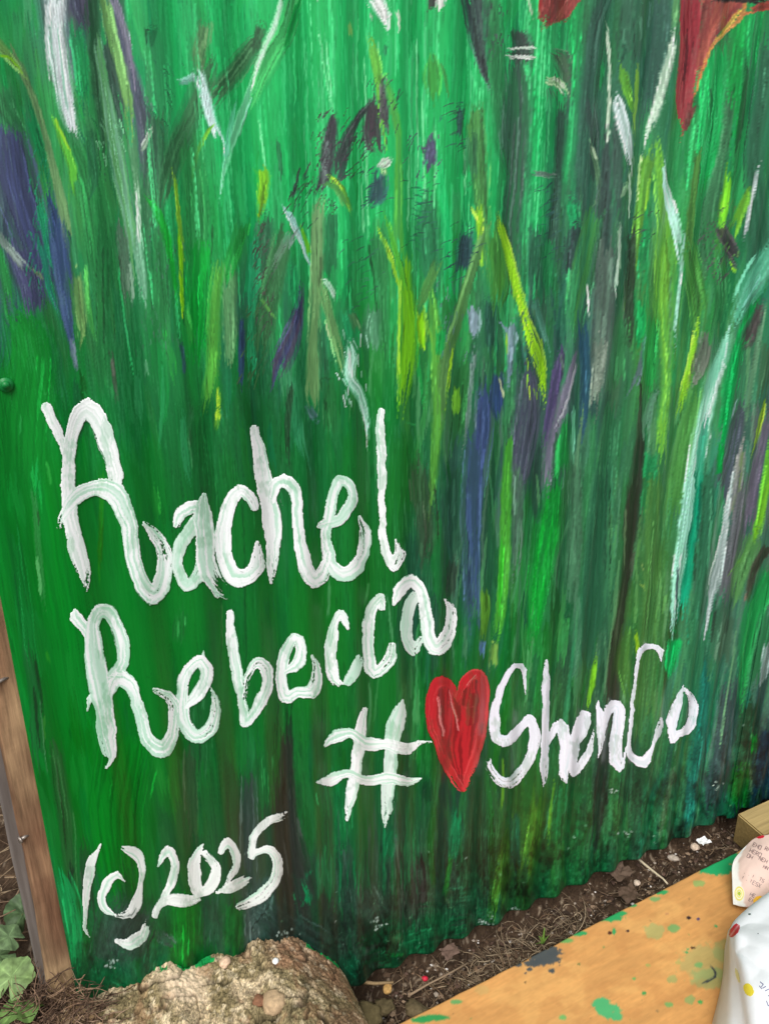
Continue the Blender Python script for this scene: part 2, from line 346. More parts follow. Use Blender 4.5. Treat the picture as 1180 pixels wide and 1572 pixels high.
k([(1180,320,50),(1110,470,50),(1060,620,50),(1020,760,30),(1000,890,10)],(128,218,165),.92,.6); k([(1062,460,20),(1035,620,28),(1020,760,20)],(110,205,160),.8)
k([(955,570,18),(895,690,20),(870,830,12)],(120,190,60),.9); k([(785,760,14),(808,950,20),(832,1180,30)],(132,190,60),.9)
k([(702,558,10),(664,632,30),(638,700,10)],(152,178,152),.9,.8); k([(860,600,100),(885,900,150),(890,1180,130)],(44,128,66),.8)
k([(655,870,24),(710,950,44),(755,1060,44),(775,1180,30)],(22,160,52),.9,.6); k([(1100,1000,70),(1050,1180,90)],(40,150,60),.7)
# --- upper middle
tile(390, 0)
for _c in (470, 488, 505, 545, 560, 610, 628, 636, 655, 672, 725, 738, 810, 300, 345, 225): scratch(9, _c-5, _c+5, -60, 330)
k([(190,-60,70),(150,120,100),(75,260,110),(-10,470,90)],(80,195,110),.9,.25); k([(140,-60,30),(100,100,34),(40,240,34),(-20,440,24)],(172,235,185),.85,.5,bfreq=1)
k([(215,-20,24),(160,140,30),(125,290,12)],(0,145,62),.85); k([(30,120,60),(10,230,50)],(62,105,70),.8)
for a_ in [(285,120,345,500),(320,140,350,520),(500,250,520,1100),(485,760,500,1160),(730,150,745,900),(760,400,770,980),(820,480,815,1000),(560,160,545,330),(700,700,690,1100),(20,520,60,900),(950,650,960,900)]:
    k([(a_[0],a_[1],8),((a_[0]+a_[2])/2+2,(a_[1]+a_[3])/2,12),(a_[2],a_[3],9)],(130,228,160),.75,.8,bfreq=1.5)
k([(545,-20,110),(575,40,90),(592,100,36),(598,155,10)],(232,236,228),.95,.9,bfreq=1.0); k([(640,40,18),(655,90,16),(652,160,8)],(215,225,205),.8,.8); k([(285,-20,16),(290,12,8)],(210,230,210),.8); k([(520,60,14),(530,100,8)],(220,230,215),.8)
k([(835,-40,70),(838,20,50),(830,60,20)],(225,222,216),.9,.8,bfreq=1.2); k([(800,-30,50),(800,20,34),(785,60,12)],(72,62,62),.85,.6)
k([(422,95,12),(436,150,20),(436,185,8)],(150,190,100),.7); k([(590,200,26),(585,260,20)],(40,125,80),.7,.9)
k([(545,425,24),(540,520,90),(545,640,95),(575,700,30)],(72,62,70),.95,.4,bfreq=1); k([(550,440,20),(470,540,40),(410,650,55),(385,770,40),(390,840,14)],(66,72,74),.9,.9,bfreq=1.4)
k([(660,400,12),(640,470,16)],(60,75,70),.7,.8); k([(360,480,24),(345,580,74),(335,720,90),(320,820,80),(270,910,26)],(66,66,72),.95,.5,bfreq=1)
k([(440,640,20),(400,780,30),(370,870,14)],(60,76,72),.8,.9,bfreq=1.5); k([(335,640,24),(325,760,40),(320,850,26)],(108,122,122),.85,.6)
k([(205,760,12),(180,850,18),(150,940,12)],(62,82,76),.85,.9); k([(250,720,10),(220,830,12)],(60,80,75),.6,.9); k([(110,640,20),(120,820,26)],(44,110,70),.7,.6)
k([(505,120,18),(535,220,40),(560,340,46),(578,480,44),(590,640,40)],(112,190,78),.95,.3); k([(588,345,26),(592,480,46),(600,620,34)],(88,86,92),.85,.7,bfreq=1.5)
k([(590,330,20),(628,470,50),(652,620,46),(650,800,50),(648,1000,60),(650,1190,80)],(88,178,74),.95,.3,col2=(75,160,80))
k([(625,715,12),(590,735,50),(562,760,18)],(205,215,200),.9,.6,bfreq=1.2); k([(585,760,30),(592,800,24)],(150,190,130),.8); k([(570,780,60),(560,880,84),(520,940,30)],(48,82,92),.9,.6,bfreq=1.2)
k([(575,960,50),(590,1180,90)],(62,150,80),.8); k([(550,1020,10),(585,1090,20),(620,1190,24)],(158,218,66),.9)
k([(335,790,14),(385,840,40),(410,890,30),(442,962,20)],(120,185,62),.95,.4); k([(300,830,20),(370,845,30),(420,930,40)],(84,150,80),.85); k([(345,792,8),(390,840,12),(418,890,8)],(180,225,80),.9)
k([(800,235,16),(805,330,96),(810,410,80),(818,468,40)],(72,166,74),.92,.4); k([(845,280,20),(870,360,24),(888,455,8)],(76,160,80),.8)
k([(802,600,16),(800,680,60),(788,775,60)],(84,80,118),.9,.6,bfreq=1.2); k([(848,530,16),(842,555,12)],(50,110,90),.7)
for i in range(9): k([(700+rng.uniform(0,60),880+i*30,4),(770,900+i*30+rng.uniform(-10,10),10)],(48,90,80),.7,.8)
k([(800,860,70),(790,1000,120),(800,1190,150)],(50,125,82),.85,.5,bfreq=1.2); k([(940,490,26),(930,640,30)],(52,88,88),.8,.9,bfreq=1.3)
k([(1000,470,80),(1005,620,120),(1020,780,100),(1030,950,80),(1060,1190,80)],(80,142,76),.92,.3); k([(990,620,50),(985,800,70)],(60,120,80),.7)
k([(1000,920,50),(1018,960,44),(1030,1190,26)],(142,205,56),.95,.4); k([(980,940,14),(1015,1000,20)],(190,225,90),.8)
k([(960,1050,70),(950,1190,110)],(46,76,88),.9,.4,bfreq=1.3)
k([(1060,-60,120),(1090,180,90),(1100,400,90),(1130,600,120),(1170,820,80)],(44,116,68),.92); k([(985,-60,150),(1010,110,120),(1035,260,70),(1062,395,12)],(64,84,80),.92,.5,bfreq=1.1,col2=(50,62,66),c2=.6)
k([(1030,250,40),(1050,350,24),(1060,395,8)],(44,50,56),.9); k([(1180,300,80),(1160,600,110),(1190,850,80)],(62,95,80),.85)
k([(20,750,60),(40,800,60),(30,900,50),(12,1010,12)],(128,195,50),.95,.4); k([(120,920,20),(170,1000,36),(240,1170,12)],(155,210,200),.92,.5,bfreq=1.2); k([(205,1030,24),(150,1110,30),(90,1180,20)],(150,178,165),.85,.7)
k([(320,900,24),(292,940,66),(288,1190,70)],(126,166,114),.92,.2); k([(206,1015,12),(250,1150,26)],(112,200,56),.9); k([(50,1000,90),(30,1190,130)],(52,98,70),.85); k([(355,960,60),(350,1180,70)],(44,110,70),.8)
k([(1128,1035,10),(1150,1170,14)],(40,165,155),.95)
# --- upper right
tile(780, 0)
k([(140,-60,120),(140,500,100),(130,1100,70)],(34,165,90),.9); k([(300,-60,90),(300,400,60)],(34,165,88),.85); k([(930,230,170),(930,560,160),(880,880,120)],(34,168,88),.95); k([(1120,60,120),(1100,300,90)],(36,160,84),.8); k([(600,900,60),(610,1200,60)],(34,150,84),.6)
scratch(26, 815, 850, -40, 320); scratch(30, 1065, 1125, 40, 260, (70, 200, 120)); scratch(14, 875, 895, 300, 350)
k([(40,280,120),(50,500,120),(40,750,110),(20,950,90),(10,1190,110)],(60,88,74),.92,.2,col2=(50,105,70)); k([(560,-60,130),(550,150,140),(560,300,110)],(60,105,80),.88)
k([(690,-60,120),(680,200,160),(650,400,120),(610,620,70)],(58,98,84),.92); k([(460,-60,70),(395,130,90),(365,330,90),(345,600,90),(335,950,80)],(56,98,80),.92,.2)
k([(370,480,80),(390,640,60),(390,800,60)],(60,85,78),.7); k([(90,-20,16),(102,60,14),(96,130,10)],(190,215,180),.8,.8,bfreq=1.5)
k([(40,140,70),(60,210,110),(60,285,90)],(66,78,72),.92,.4); k([(-10,225,12),(60,215,14),(115,222,24)],(205,222,205),.85,.5,bfreq=1.4); k([(-10,260,16),(60,258,16),(112,264,22)],(225,238,220),.95,.4); k([(-10,240,8),(120,245,8)],(60,70,60),.8)
k([(195,235,36),(240,260,84),(262,330,70),(262,400,50)],(80,108,82),.93,.4); k([(160,365,30),(225,375,50),(268,440,22)],(165,200,152),.92,.5,bfreq=1.1)
k([(242,440,60),(230,700,70),(215,900,60),(190,1190,90)],(50,84,68),.92,.3); k([(95,780,20),(160,790,28),(240,795,14)],(120,140,130),.85,.8,bfreq=1.4)
k([(290,920,60),(310,1050,60)],(36,160,95),.8); k([(310,1040,100),(290,1190,110)],(50,72,72),.9,.3); k([(370,640,30),(400,760,30),(410,900,30),(360,960,20)],(112,150,112),.8,.8,bfreq=1.3)
k([(380,660,16),(400,740,16)],(190,215,180),.8,.8); k([(430,75,12),(446,180,20),(455,350,16),(450,580,20),(440,700,14)],(195,218,192),.92,.6,bfreq=1.2); k([(425,300,24),(420,400,22)],(40,165,90),.7)
k([(440,600,50),(440,850,70),(420,1190,90)],(58,82,76),.92); k([(480,520,40),(490,700,50),(490,1000,40)],(64,90,80),.8)
k([(484,415,12),(505,490,60),(530,590,66),(545,680,44),(552,780,22)],(196,214,214),.97,.4,col2=(165,195,185)); k([(530,840,30),(510,900,16)],(160,205,160),.8,.7); k([(548,780,16),(546,1020,14)],(185,210,190),.8,.7); k([(500,1000,14),(498,1180,16)],(170,200,170),.7,.9,bfreq=1.5)
k([(762,-60,40),(748,150,36)],(110,165,108),.85); k([(748,110,20),(732,240,52),(695,380,58),(655,520,50),(625,620,30),(605,700,10)],(205,232,205),.97,.45,bfreq=.9)
k([(508,295,24),(525,370,50),(555,470,36),(565,520,14)],(112,182,66),.92,.5); k([(580,280,14),(575,440,18),(566,640,10)],(135,190,62),.9,.5)
k([(660,640,50),(620,790,70),(590,960,50),(560,1180,40)],(112,176,70),.92,.4); k([(640,800,16),(620,960,16)],(150,215,70),.8); k([(672,650,40),(692,840,60),(710,1050,80),(705,1190,90)],(122,192,76),.93,.2)
k([(700,690,10),(712,820,24),(735,940,50),(758,1040,50),(772,1190,26)],(178,226,205),.97,.2); k([(600,690,12),(590,800,14),(575,930,14)],(185,225,150),.8,.8,bfreq=1.4)
k([(1060,60,90),(1035,300,80),(1020,520,60),(1008,700,24)],(16,148,66),.9,.2); k([(1010,430,70),(970,700,60),(930,900,110),(890,1190,100)],(62,112,76),.9,.2)
k([(876,640,24),(850,800,40),(820,1000,50),(800,1190,34)],(80,128,62),.9); k([(996,715,8),(990,840,36),(968,1000,44),(948,1190,38)],(125,208,56),.97,.2)
k([(1180,150,60),(1150,400,80),(1110,650,90),(1120,900,110),(1130,1190,150)],(50,98,72),.88,.2); k([(1165,705,16),(1122,790,20),(1092,930,18),(1062,1160,24)],(182,202,200),.92,.4,bfreq=1.3)
k([(1092,835,10),(1062,925,50),(1015,1060,50)],(118,185,62),.93,.5,bfreq=1.1); k([(990,1040,30),(1010,1180,50)],(72,78,78),.7)
k([(840,420,20),(830,600,14)],(20,130,60),.5)
k([(230,-80,190),(210,20,150),(180,90,60),(155,130,20)],(140,54,50),.98,.2,soft=.1); k([(320,-40,60),(260,60,60),(225,100,30)],(165,72,66),.95,.2,soft=.1); k([(150,-40,20),(142,80,16),(152,135,12)],(172,40,40),.95,.1)
k([(1020,-80,200),(960,30,160),(905,150,80),(870,290,46),(845,400,26),(833,460,12)],(172,84,68),.98,.15,soft=.1,col2=(146,60,56)); k([(1075,-40,40),(1050,80,26),(960,160,18),(890,270,14),(856,380,10),(842,440,8)],(206,130,62),.85,.25)
k([(905,0,60),(880,150,50),(855,280,30)],(150,62,58),.8,.3); k([(1050,40,20),(1000,110,20),(930,190,14)],(240,190,70),.75,.5,bfreq=1.3)
k([(820,-80,100),(820,150,92),(808,320,84),(795,440,92),(798,530,76),(782,612,18)],(158,44,54),.99,.1,soft=.1,col2=(172,64,70)); k([(830,470,40),(805,560,44),(788,606,16)],(120,52,52),.8,.3); k([(790,150,14),(778,300,12)],(205,90,90),.6)
k([(930,-20,60),(1060,-10,50),(1190,0,60)],(42,34,32),.95,.2); k([(1100,50,30),(1150,30,40),(1200,25,50)],(172,62,50),.9,.4); k([(1060,70,12),(1110,50,12)],(225,110,60),.8)
HATCH = []
# bristly dry-brush hatching where a nearly empty brush was dragged sideways
def hatch(px, py, w_, h_, ang, col, n=26, l=(8, 26)):
    for _ in range(int(n*.7)):
        x = px+rng.normal(0, w_*.3); y = py+rng.uniform(-.5, .5)*h_; L = rng.uniform(*l); a_ = math.radians(ang+rng.normal(0, 9)); q = L*rng.uniform(.5, 1)
        brush(P, [(x, y, rng.uniform(1.2, 3)), (x+math.cos(a_)*q*.5, y+math.sin(a_)*q*.5-1, rng.uniform(1.2, 2.6)), (x+math.cos(a_)*q, y+math.sin(a_)*q, 1)], np.array(col)/255*rng.uniform(.85, 1.2), rng.uniform(.45, .95), .3, .1, relief=.8, ragged=False)
DK, DP = (56, 68, 66), (70, 62, 72)
for t_ in [(497,210,26,80,118,DP,44),(505,260,40,120,112,DK,40),(540,215,60,110,128,DP,60),(530,240,70,60,130,DK,36),(575,180,30,120,-60,DK,24),(592,190,20,80,95,DP,24),(575,290,34,70,150,(48,78,88),34),(600,170,26,90,-55,DK,16),(655,235,40,70,110,(78,72,104),40),(470,300,26,90,118,DK,30),(455,290,20,60,115,DK,16),
  (650,330,50,110,170,(46,96,78),40),(705,190,22,80,160,(52,86,84),34),(710,380,44,90,150,(46,78,84),44),(845,340,34,120,150,(48,88,82),50),(560,420,50,120,150,(56,110,84),36),(410,440,36,160,115,(64,78,66),60),(390,520,30,120,118,(66,100,66),36),(400,400,26,120,110,(70,62,60),40),
  (985,350,40,60,140,DK,20),(1100,380,36,90,125,(72,76,74),44),(1120,350,24,100,120,(82,120,70),26),(240,150,44,120,60,(44,112,76),36),(125,170,24,90,70,(32,110,74),30),(760,40,50,110,100,(56,80,70),40),(860,110,34,70,80,(70,92,76),26),(240,440,60,200,85,(60,110,80),60),(60,330,30,220,100,(40,140,100),50),
  (165,210,40,60,70,(120,190,140),26),(540,560,40,120,80,(170,215,195),40),(815,500,30,120,85,(70,110,80),40),(690,480,40,120,100,(80,120,110),36),(820,560,20,90,85,(150,205,60),24)]: HATCH.append(t_)
# --- middle left
tile(0, 390)
k([(60,260,140),(130,420,300),(110,700,360),(100,1000,330)],(14,124,44),.93,.2,jit=.05); k([(15,-10,80),(40,200,80),(60,330,50)],(40,128,62),.9)
k([(90,30,120),(140,160,150),(150,250,120)],(68,72,112),.95,.1); k([(70,10,40),(130,90,44)],(120,140,130),.85); k([(130,55,14),(185,100,22),(206,150,16)],(115,140,108),.85)
k([(265,-20,90),(290,200,84),(312,360,50),(345,530,16)],(58,84,130),.93,.4); k([(200,0,40),(230,180,30),(290,330,16)],(40,150,110),.75,.9,bfreq=1.3)
k([(350,50,50),(355,200,76),(368,350,56),(358,440,30)],(112,156,92),.92,.5); k([(390,60,20),(400,250,30),(440,420,20)],(70,150,70),.7,.6)
k([(320,380,26),(330,470,30),(350,540,10)],(110,130,150),.7,.8,bfreq=1.4)
k([(470,0,120),(470,300,130),(480,600,110)],(34,108,58),.7); k([(560,-10,60),(575,150,60),(585,290,30)],(98,124,104),.8,.8,bfreq=1.3); k([(630,-20,54),(645,120,50),(655,290,26)],(125,180,146),.85,.8,bfreq=1.3)
k([(720,0,80),(730,250,90),(735,480,80)],(44,118,66),.7); k([(655,480,20),(665,560,20)],(120,180,140),.6,.9); k([(818,-20,20),(825,200,20),(834,340,10)],(135,215,34),.95,.3)
k([(905,0,130),(905,250,130),(890,450,90)],(12,155,56),.88,.4); k([(990,50,60),(972,300,76),(955,520,70),(930,740,50)],(92,170,70),.88,.4); k([(845,240,30),(870,420,40)],(60,160,70),.7)
k([(986,590,14),(982,740,24),(976,825,6)],(155,205,60),.92,.5); k([(1045,80,70),(1045,300,70),(1035,520,50)],(100,150,100),.85,.6,bfreq=1.2); k([(1100,300,26),(1090,480,34),(1090,620,20)],(42,72,110),.85)
k([(1150,0,60),(1150,300,60),(1140,600,40)],(48,160,108),.8,.8,bfreq=1.3); k([(820,420,24),(835,540,16)],(40,80,95),.7); k([(500,430,20),(520,600,20),(535,730,10)],(72,80,68),.7,.5)
k([(870,700,30),(860,900,14)],(70,140,90),.4,.9); k([(960,760,220),(980,1100,240)],(26,106,52),.6)
# --- centre
tile(390, 390)
k([(110,-20,110),(80,150,120),(40,350,120),(30,480,60)],(60,108,68),.9,.5); k([(110,0,40),(60,100,40)],(130,165,140),.6,.8)
k([(30,200,20),(100,300,14)],(110,170,80),.5); k([(215,130,30),(200,260,60),(160,400,110),(115,510,120),(85,600,50)],(62,68,108),.95,.3,col2=(68,62,90)); k([(170,80,60),(180,240,50)],(40,150,90),.7)
k([(285,-20,64),(282,200,64),(270,430,80),(262,620,90),(270,700,60)],(108,150,98),.93,.5,col2=(120,165,110)); k([(250,700,40),(280,745,50)],(80,120,125),.7,.7)
k([(305,330,40),(320,600,60)],(50,110,75),.7); k([(300,120,40),(340,260,50),(380,420,50),(408,545,26)],(118,166,106),.93,.3); k([(310,110,20),(345,140,30),(372,200,22)],(170,205,180),.85,.6); k([(328,290,8),(350,430,10)],(200,220,170),.8)
k([(420,240,90),(440,350,90),(460,500,60)],(40,140,90),.7); k([(440,270,40),(470,360,40)],(90,135,90),.8); k([(545,260,110),(530,340,110),(540,430,80)],(96,146,116),.8,.6,bfreq=1.1)
k([(560,0,80),(575,200,70),(590,500,70)],(50,120,70),.7); k([(430,400,26),(438,470,60),(430,560,60),(480,640,54),(505,750,36),(515,880,14)],(172,220,198),.93,.75,bfreq=1.1,col2=(110,185,145),c2=.62); k([(430,420,14),(440,560,20)],(225,240,230),.8,.6)
k([(690,20,50),(688,160,70),(700,320,110),(690,500,90),(672,680,50)],(128,204,46),.93,.6,bfreq=.9); k([(765,255,10),(758,320,40),(765,450,16)],(155,228,40),.95,.5); k([(640,0,30),(670,120,40),(680,260,30)],(90,180,60),.8)
k([(830,40,40),(780,170,56),(735,265,30)],(92,150,80),.88); k([(800,135,24),(818,260,50),(828,500,84),(828,800,60),(800,1160,34)],(92,162,68),.9,.3); k([(775,240,14),(800,400,30)],(120,185,70),.8)
k([(1005,20,50),(950,190,56),(890,390,64),(858,560,66),(842,760,40)],(98,146,86),.92,.3); k([(912,375,8),(885,540,14),(860,735,8)],(165,222,60),.95)
k([(850,350,50),(840,460,40)],(30,150,75),.8); k([(960,480,120),(930,650,120),(900,900,100)],(48,110,60),.8); k([(920,590,30),(912,690,44),(905,735,20)],(110,172,56),.85,.7,bfreq=1.2)
k([(990,240,60),(995,320,50),(985,400,24)],(135,160,178),.88,.6,bfreq=1.2); k([(1000,400,24),(985,560,24),(960,780,24),(940,900,20)],(110,135,130),.75,.7,bfreq=1.3); k([(1070,230,80),(1060,450,70)],(38,82,68),.85)
k([(1040,580,50),(1030,780,96),(1008,1000,84),(1000,1190,76)],(58,80,130),.95,.2); k([(1100,540,50),(1100,680,84),(1110,760,40)],(50,78,134),.92,.3); k([(1000,620,8),(1000,800,8)],(120,150,160),.7)
k([(1120,325,24),(1152,370,34),(1158,500,30),(1135,660,10)],(125,160,180),.88,.5); k([(1140,350,10),(1146,480,12)],(150,205,60),.8); k([(1105,560,10),(1130,660,12)],(190,200,150),.8,.6)
k([(1100,-20,110),(1110,150,110),(1095,265,50)],(72,138,62),.88); k([(1165,60,34),(1190,200,40)],(135,195,50),.9); k([(165,590,30),(158,780,34),(152,990,16)],(30,58,38),.8,.8,bfreq=1.2)
k([(1160,540,60),(1150,800,60),(1140,1150,40)],(60,130,80),.7); k([(690,760,10),(740,780,8)],(60,160,90),.7); k([(340,580,80),(350,800,80)],(40,100,55),.6)
# --- middle right
tile(780, 390)
k([(440,-20,120),(430,300,120),(400,560,90),(388,700,60)],(92,118,102),.9,.3,col2=(80,100,90)); k([(120,-20,100),(110,150,90)],(50,100,75),.8); k([(180,0,80),(190,250,60)],(40,130,75),.8)
k([(0,10,40),(40,190,38),(80,310,46),(112,410,64),(140,500,50),(165,720,14)],(150,208,48),.95,.75,bfreq=1.1); k([(110,200,50),(150,330,40),(182,480,14)],(85,140,120),.8,.6)
k([(20,320,40),(10,500,30)],(105,130,145),.8); k([(90,520,80),(90,720,140),(55,950,140),(30,1100,100)],(76,82,102),.93,.2,col2=(64,74,90)); k([(235,410,40),(212,580,54),(182,760,44),(160,900,30)],(78,68,112),.93)
k([(350,-20,120),(310,180,120),(285,400,70)],(62,138,88),.88,.3,col2=(70,140,75)); k([(340,300,60),(345,600,56),(325,860,36)],(40,86,110),.9)
k([(312,430,34),(265,590,50),(215,790,74),(175,980,56),(160,1140,20)],(128,126,148),.93,.4,col2=(105,105,125)); k([(300,470,10),(270,640,10),(180,860,8)],(185,185,195),.8)
k([(225,440,10),(240,530,12)],(100,130,110),.7); k([(290,690,14),(288,880,24),(290,1000,8)],(112,190,150),.88,.8,bfreq=1.4); k([(250,740,60),(240,1050,90)],(30,125,60),.85)
k([(420,390,70),(400,560,56),(380,690,40)],(138,154,138),.85,.8,bfreq=1.4); k([(495,10,10),(484,130,20),(490,300,10)],(188,212,192),.85,.8); k([(355,120,6),(362,210,10),(366,290,6)],(200,222,200),.9)
k([(550,-20,50),(545,220,60),(538,460,44)],(48,68,50),.9); k([(600,190,76),(598,330,70),(590,440,60)],(38,168,92),.92,.4); k([(510,300,40),(500,600,60)],(60,130,80),.7)
k([(622,340,12),(600,480,26),(575,570,40),(540,640,30)],(112,142,148),.85,.6); k([(660,280,80),(640,500,84),(640,640,60)],(48,158,80),.85); k([(590,540,14),(600,760,26),(592,980,70),(560,1190,90)],(54,62,50),.93,.1)
k([(480,680,90),(460,900,110),(430,1180,120)],(52,112,76),.8); k([(700,-20,110),(712,200,120),(716,400,76),(710,620,60),(690,950,60)],(118,184,72),.95,.3,col2=(95,165,75)); k([(782,-20,24),(772,200,18),(750,420,12)],(165,218,195),.9,.4)
k([(730,50,8),(738,300,10),(720,560,8)],(80,130,90),.7); k([(874,270,10),(832,440,32),(792,620,40),(745,805,10)],(142,205,60),.95,.4,bfreq=1.1)
k([(690,590,14),(655,650,34),(632,740,44),(625,860,30)],(104,152,124),.85,.6); k([(650,900,70),(620,1180,90)],(30,120,70),.8,.6,bfreq=1.4)
k([(910,350,60),(865,500,100),(815,610,30)],(112,120,108),.88,.5); k([(850,620,120),(790,950,150),(750,1190,130)],(82,146,76),.9,.2); k([(820,0,100),(860,200,110),(860,350,70)],(76,140,66),.85)
k([(940,0,110),(960,200,90),(930,340,60)],(52,120,70),.8); k([(1010,40,16),(1030,90,16)],(140,200,60),.8); k([(1010,-20,60),(1050,60,40)],(70,65,70),.8)
k([(1190,-10,100),(1120,120,120),(1060,230,84),(1020,330,50)],(112,190,156),.93,.2,col2=(90,170,135)); k([(1120,230,70),(1050,400,60),(1000,600,80),(960,870,50)],(18,150,76),.92,.2)
k([(1012,310,12),(975,430,60),(920,590,84),(878,760,84),(845,920,74),(822,1060,64),(808,1200,60)],(168,222,198),.97,.1,col2=(130,200,170),bfreq=.7); k([(985,480,14),(930,640,20),(870,860,18)],(215,240,228),.8); k([(900,700,24),(870,900,40),(850,1190,40)],(60,165,130),.75,.2)
k([(1150,230,50),(1095,370,84),(1050,430,30)],(84,76,76),.9,.3); k([(1060,680,90),(1020,880,110),(970,1100,130)],(74,86,98),.93,.1,col2=(62,84,80)); k([(1032,660,8),(990,800,10)],(150,190,190),.8)
k([(1160,230,20),(1100,600,26),(1078,820,20)],(112,156,122),.88); k([(1180,430,110),(1140,640,80)],(72,110,80),.8); k([(1075,830,20),(1050,950,50),(1028,1110,56),(1010,1190,50)],(148,152,146),.9,.3,col2=(110,130,90))
k([(1165,640,10),(1140,770,22),(1108,900,10)],(146,192,56),.92); k([(1190,700,50),(1150,860,44),(1110,1050,60),(1090,1190,60)],(104,98,118),.9,.2); k([(1190,860,40),(1160,1050,56),(1135,1190,50)],(112,192,60),.93,.1); k([(960,860,30),(950,1000,30)],(10,140,60),.8)
# --- band between the names and the right-hand stems
tile(390, 780)
k([(990,-200,90),(985,100,92),(990,380,80),(1000,600,40)],(54,82,122),.9,.3,col2=(45,75,95)); k([(1030,600,34),(1030,675,22)],(90,140,205),.9); k([(1042,350,44),(1045,450,44),(1030,600,26)],(96,150,56),.9,.5)
k([(1150,-200,50),(1135,100,60),(1130,300,60),(1110,480,56),(1085,600,44)],(78,160,58),.85,.3); k([(1080,620,40),(1080,720,36)],(120,160,80),.85,.6); k([(1120,150,24),(1110,500,30)],(60,180,50),.7)
k([(760,-60,120),(780,120,110),(760,300,60)],(62,74,58),.6,.6); k([(900,0,120),(900,300,120)],(40,84,66),.6,.5); k([(900,250,60),(880,420,50)],(52,58,50),.5,.8); k([(340,330,16),(330,520,20)],(110,165,120),.5,.9); k([(520,330,12),(500,480,12)],(90,160,100),.5,.9)
k([(160,900,30),(150,1180,50)],(34,52,40),.7,.6); k([(120,620,90),(90,1150,110)],(30,92,46),.4); k([(700,650,40),(730,860,30)],(36,120,60),.4,.8)
tile(0, 780)
k([(60,100,90),(110,500,90),(160,900,90)],(24,124,60),.45,.6); k([(150,-50,30),(180,250,30),(205,480,20)],(78,140,86),.5,.8,bfreq=1.4); k([(215,650,16),(225,720,14)],(60,160,50),.6); k([(190,940,20),(200,1080,16)],(90,160,70),.5,.9)
k([(460,0,24),(460,330,20)],(50,140,30),.5,.8); k([(130,650,60),(180,1180,80)],(48,96,60),.5,.7); k([(820,480,60),(810,620,60)],(40,110,56),.5,.8); k([(900,800,120),(890,1180,130)],(34,84,50),.6,.4); k([(1000,430,10),(1000,620,10)],(100,150,90),.5,.8)
k([(1060,-100,200),(1080,400,200),(1080,1100,200)],(26,102,48),.35,.3)
tile(0, 390)
k([(100,730,8),(95,830,10)],(60,170,90),.6); k([(205,930,14),(230,1060,14)],(70,170,80),.5,.8); k([(855,830,8),(875,1000,10)],(80,150,100),.6); k([(700,1060,30),(715,1170,30)],(50,150,60),.4,.8); k([(190,640,10),(230,620,8)],(60,160,80),.7)
# --- lower right
tile(780, 780)
k([(200,-60,110),(180,130,140),(150,300,130),(125,450,100),(105,620,50)],(22,150,54),.92,.5,col2=(20,125,50)); k([(40,-60,60),(40,200,60),(20,350,40)],(86,118,100),.8); k([(300,-60,80),(300,250,90),(280,500,60)],(76,120,92),.8)
k([(420,-60,110),(400,300,150),(360,700,160)],(46,98,72),.8,.2); k([(655,-60,110),(650,200,140),(640,400,140),(620,620,120),(600,950,150)],(76,124,66),.9,.2,col2=(62,110,60))
k([(565,-60,60),(552,150,62),(520,400,62),(492,600,64),(470,800,100),(440,1000,90)],(50,58,44),.95,.2); k([(535,0,8),(520,300,10)],(120,150,110),.6); k([(540,540,60),(520,700,80),(540,850,60)],(74,122,56),.8)
k([(570,530,8),(582,640,20),(572,730,10)],(156,202,48),.93); k([(392,670,12),(372,790,34),(348,910,14)],(112,178,44),.9,.6,bfreq=1.3); k([(600,340,16),(625,380,10)],(130,160,80),.7); k([(600,240,8),(612,290,8)],(160,180,110),.8)
k([(850,-60,50),(815,250,64),(790,480,50),(800,600,30)],(28,152,116),.92,.4); k([(818,-60,64),(790,150,60),(762,350,54),(742,580,34)],(160,220,196),.95,.6,bfreq=1.1); k([(768,270,12),(756,460,14)],(60,84,92),.85,.6,bfreq=1.4)
k([(755,590,80),(735,700,70),(720,775,20)],(20,160,84),.93,.3); k([(1050,-60,70),(1020,150,84),(990,300,90),(960,470,70)],(98,102,108),.92,.4); k([(900,0,80),(880,300,90),(850,560,70)],(50,104,76),.8)
k([(1000,-60,20),(965,190,40),(935,330,54),(915,440,24),(882,650,12)],(168,188,186),.93,.4,bfreq=1.2); k([(990,400,90),(960,600,90),(930,700,60)],(70,110,86),.8)
k([(1160,-60,30),(1125,90,30),(1055,230,24),(995,300,10)],(112,178,54),.92); k([(1110,130,110),(1050,300,100),(1020,420,60)],(84,132,80),.88); k([(1080,380,8),(1068,430,10)],(150,110,90),.8)
k([(1190,150,50),(1105,290,40),(1080,450,34)],(62,66,52),.88); k([(1190,280,110),(1105,500,110),(1065,740,56),(1048,980,26)],(38,142,76),.93,.1); k([(1190,450,90),(1140,650,90),(1100,850,60)],(46,110,72),.85)
k([(1190,600,60),(1160,720,44),(1140,820,20)],(130,156,152),.85,.6); k([(1000,500,60),(970,700,90)],(74,104,84),.8); k([(900,720,70),(872,1000,84),(850,1190,110)],(12,104,88),.88,.2); k([(1005,780,90),(975,1050,110),(960,1190,130)],(54,78,80),.9,.1)
k([(1035,540,8),(992,840,12),(960,1060,10)],(118,170,128),.88); k([(1100,860,110),(1080,1040,140),(1080,1190,120)],(28,66,44),.9,.2,bfreq=1.1); k([(1112,1020,24),(1108,1110,24)],(14,150,50),.85); k([(1190,1000,80),(1180,1190,120)],(12,56,80),.92)
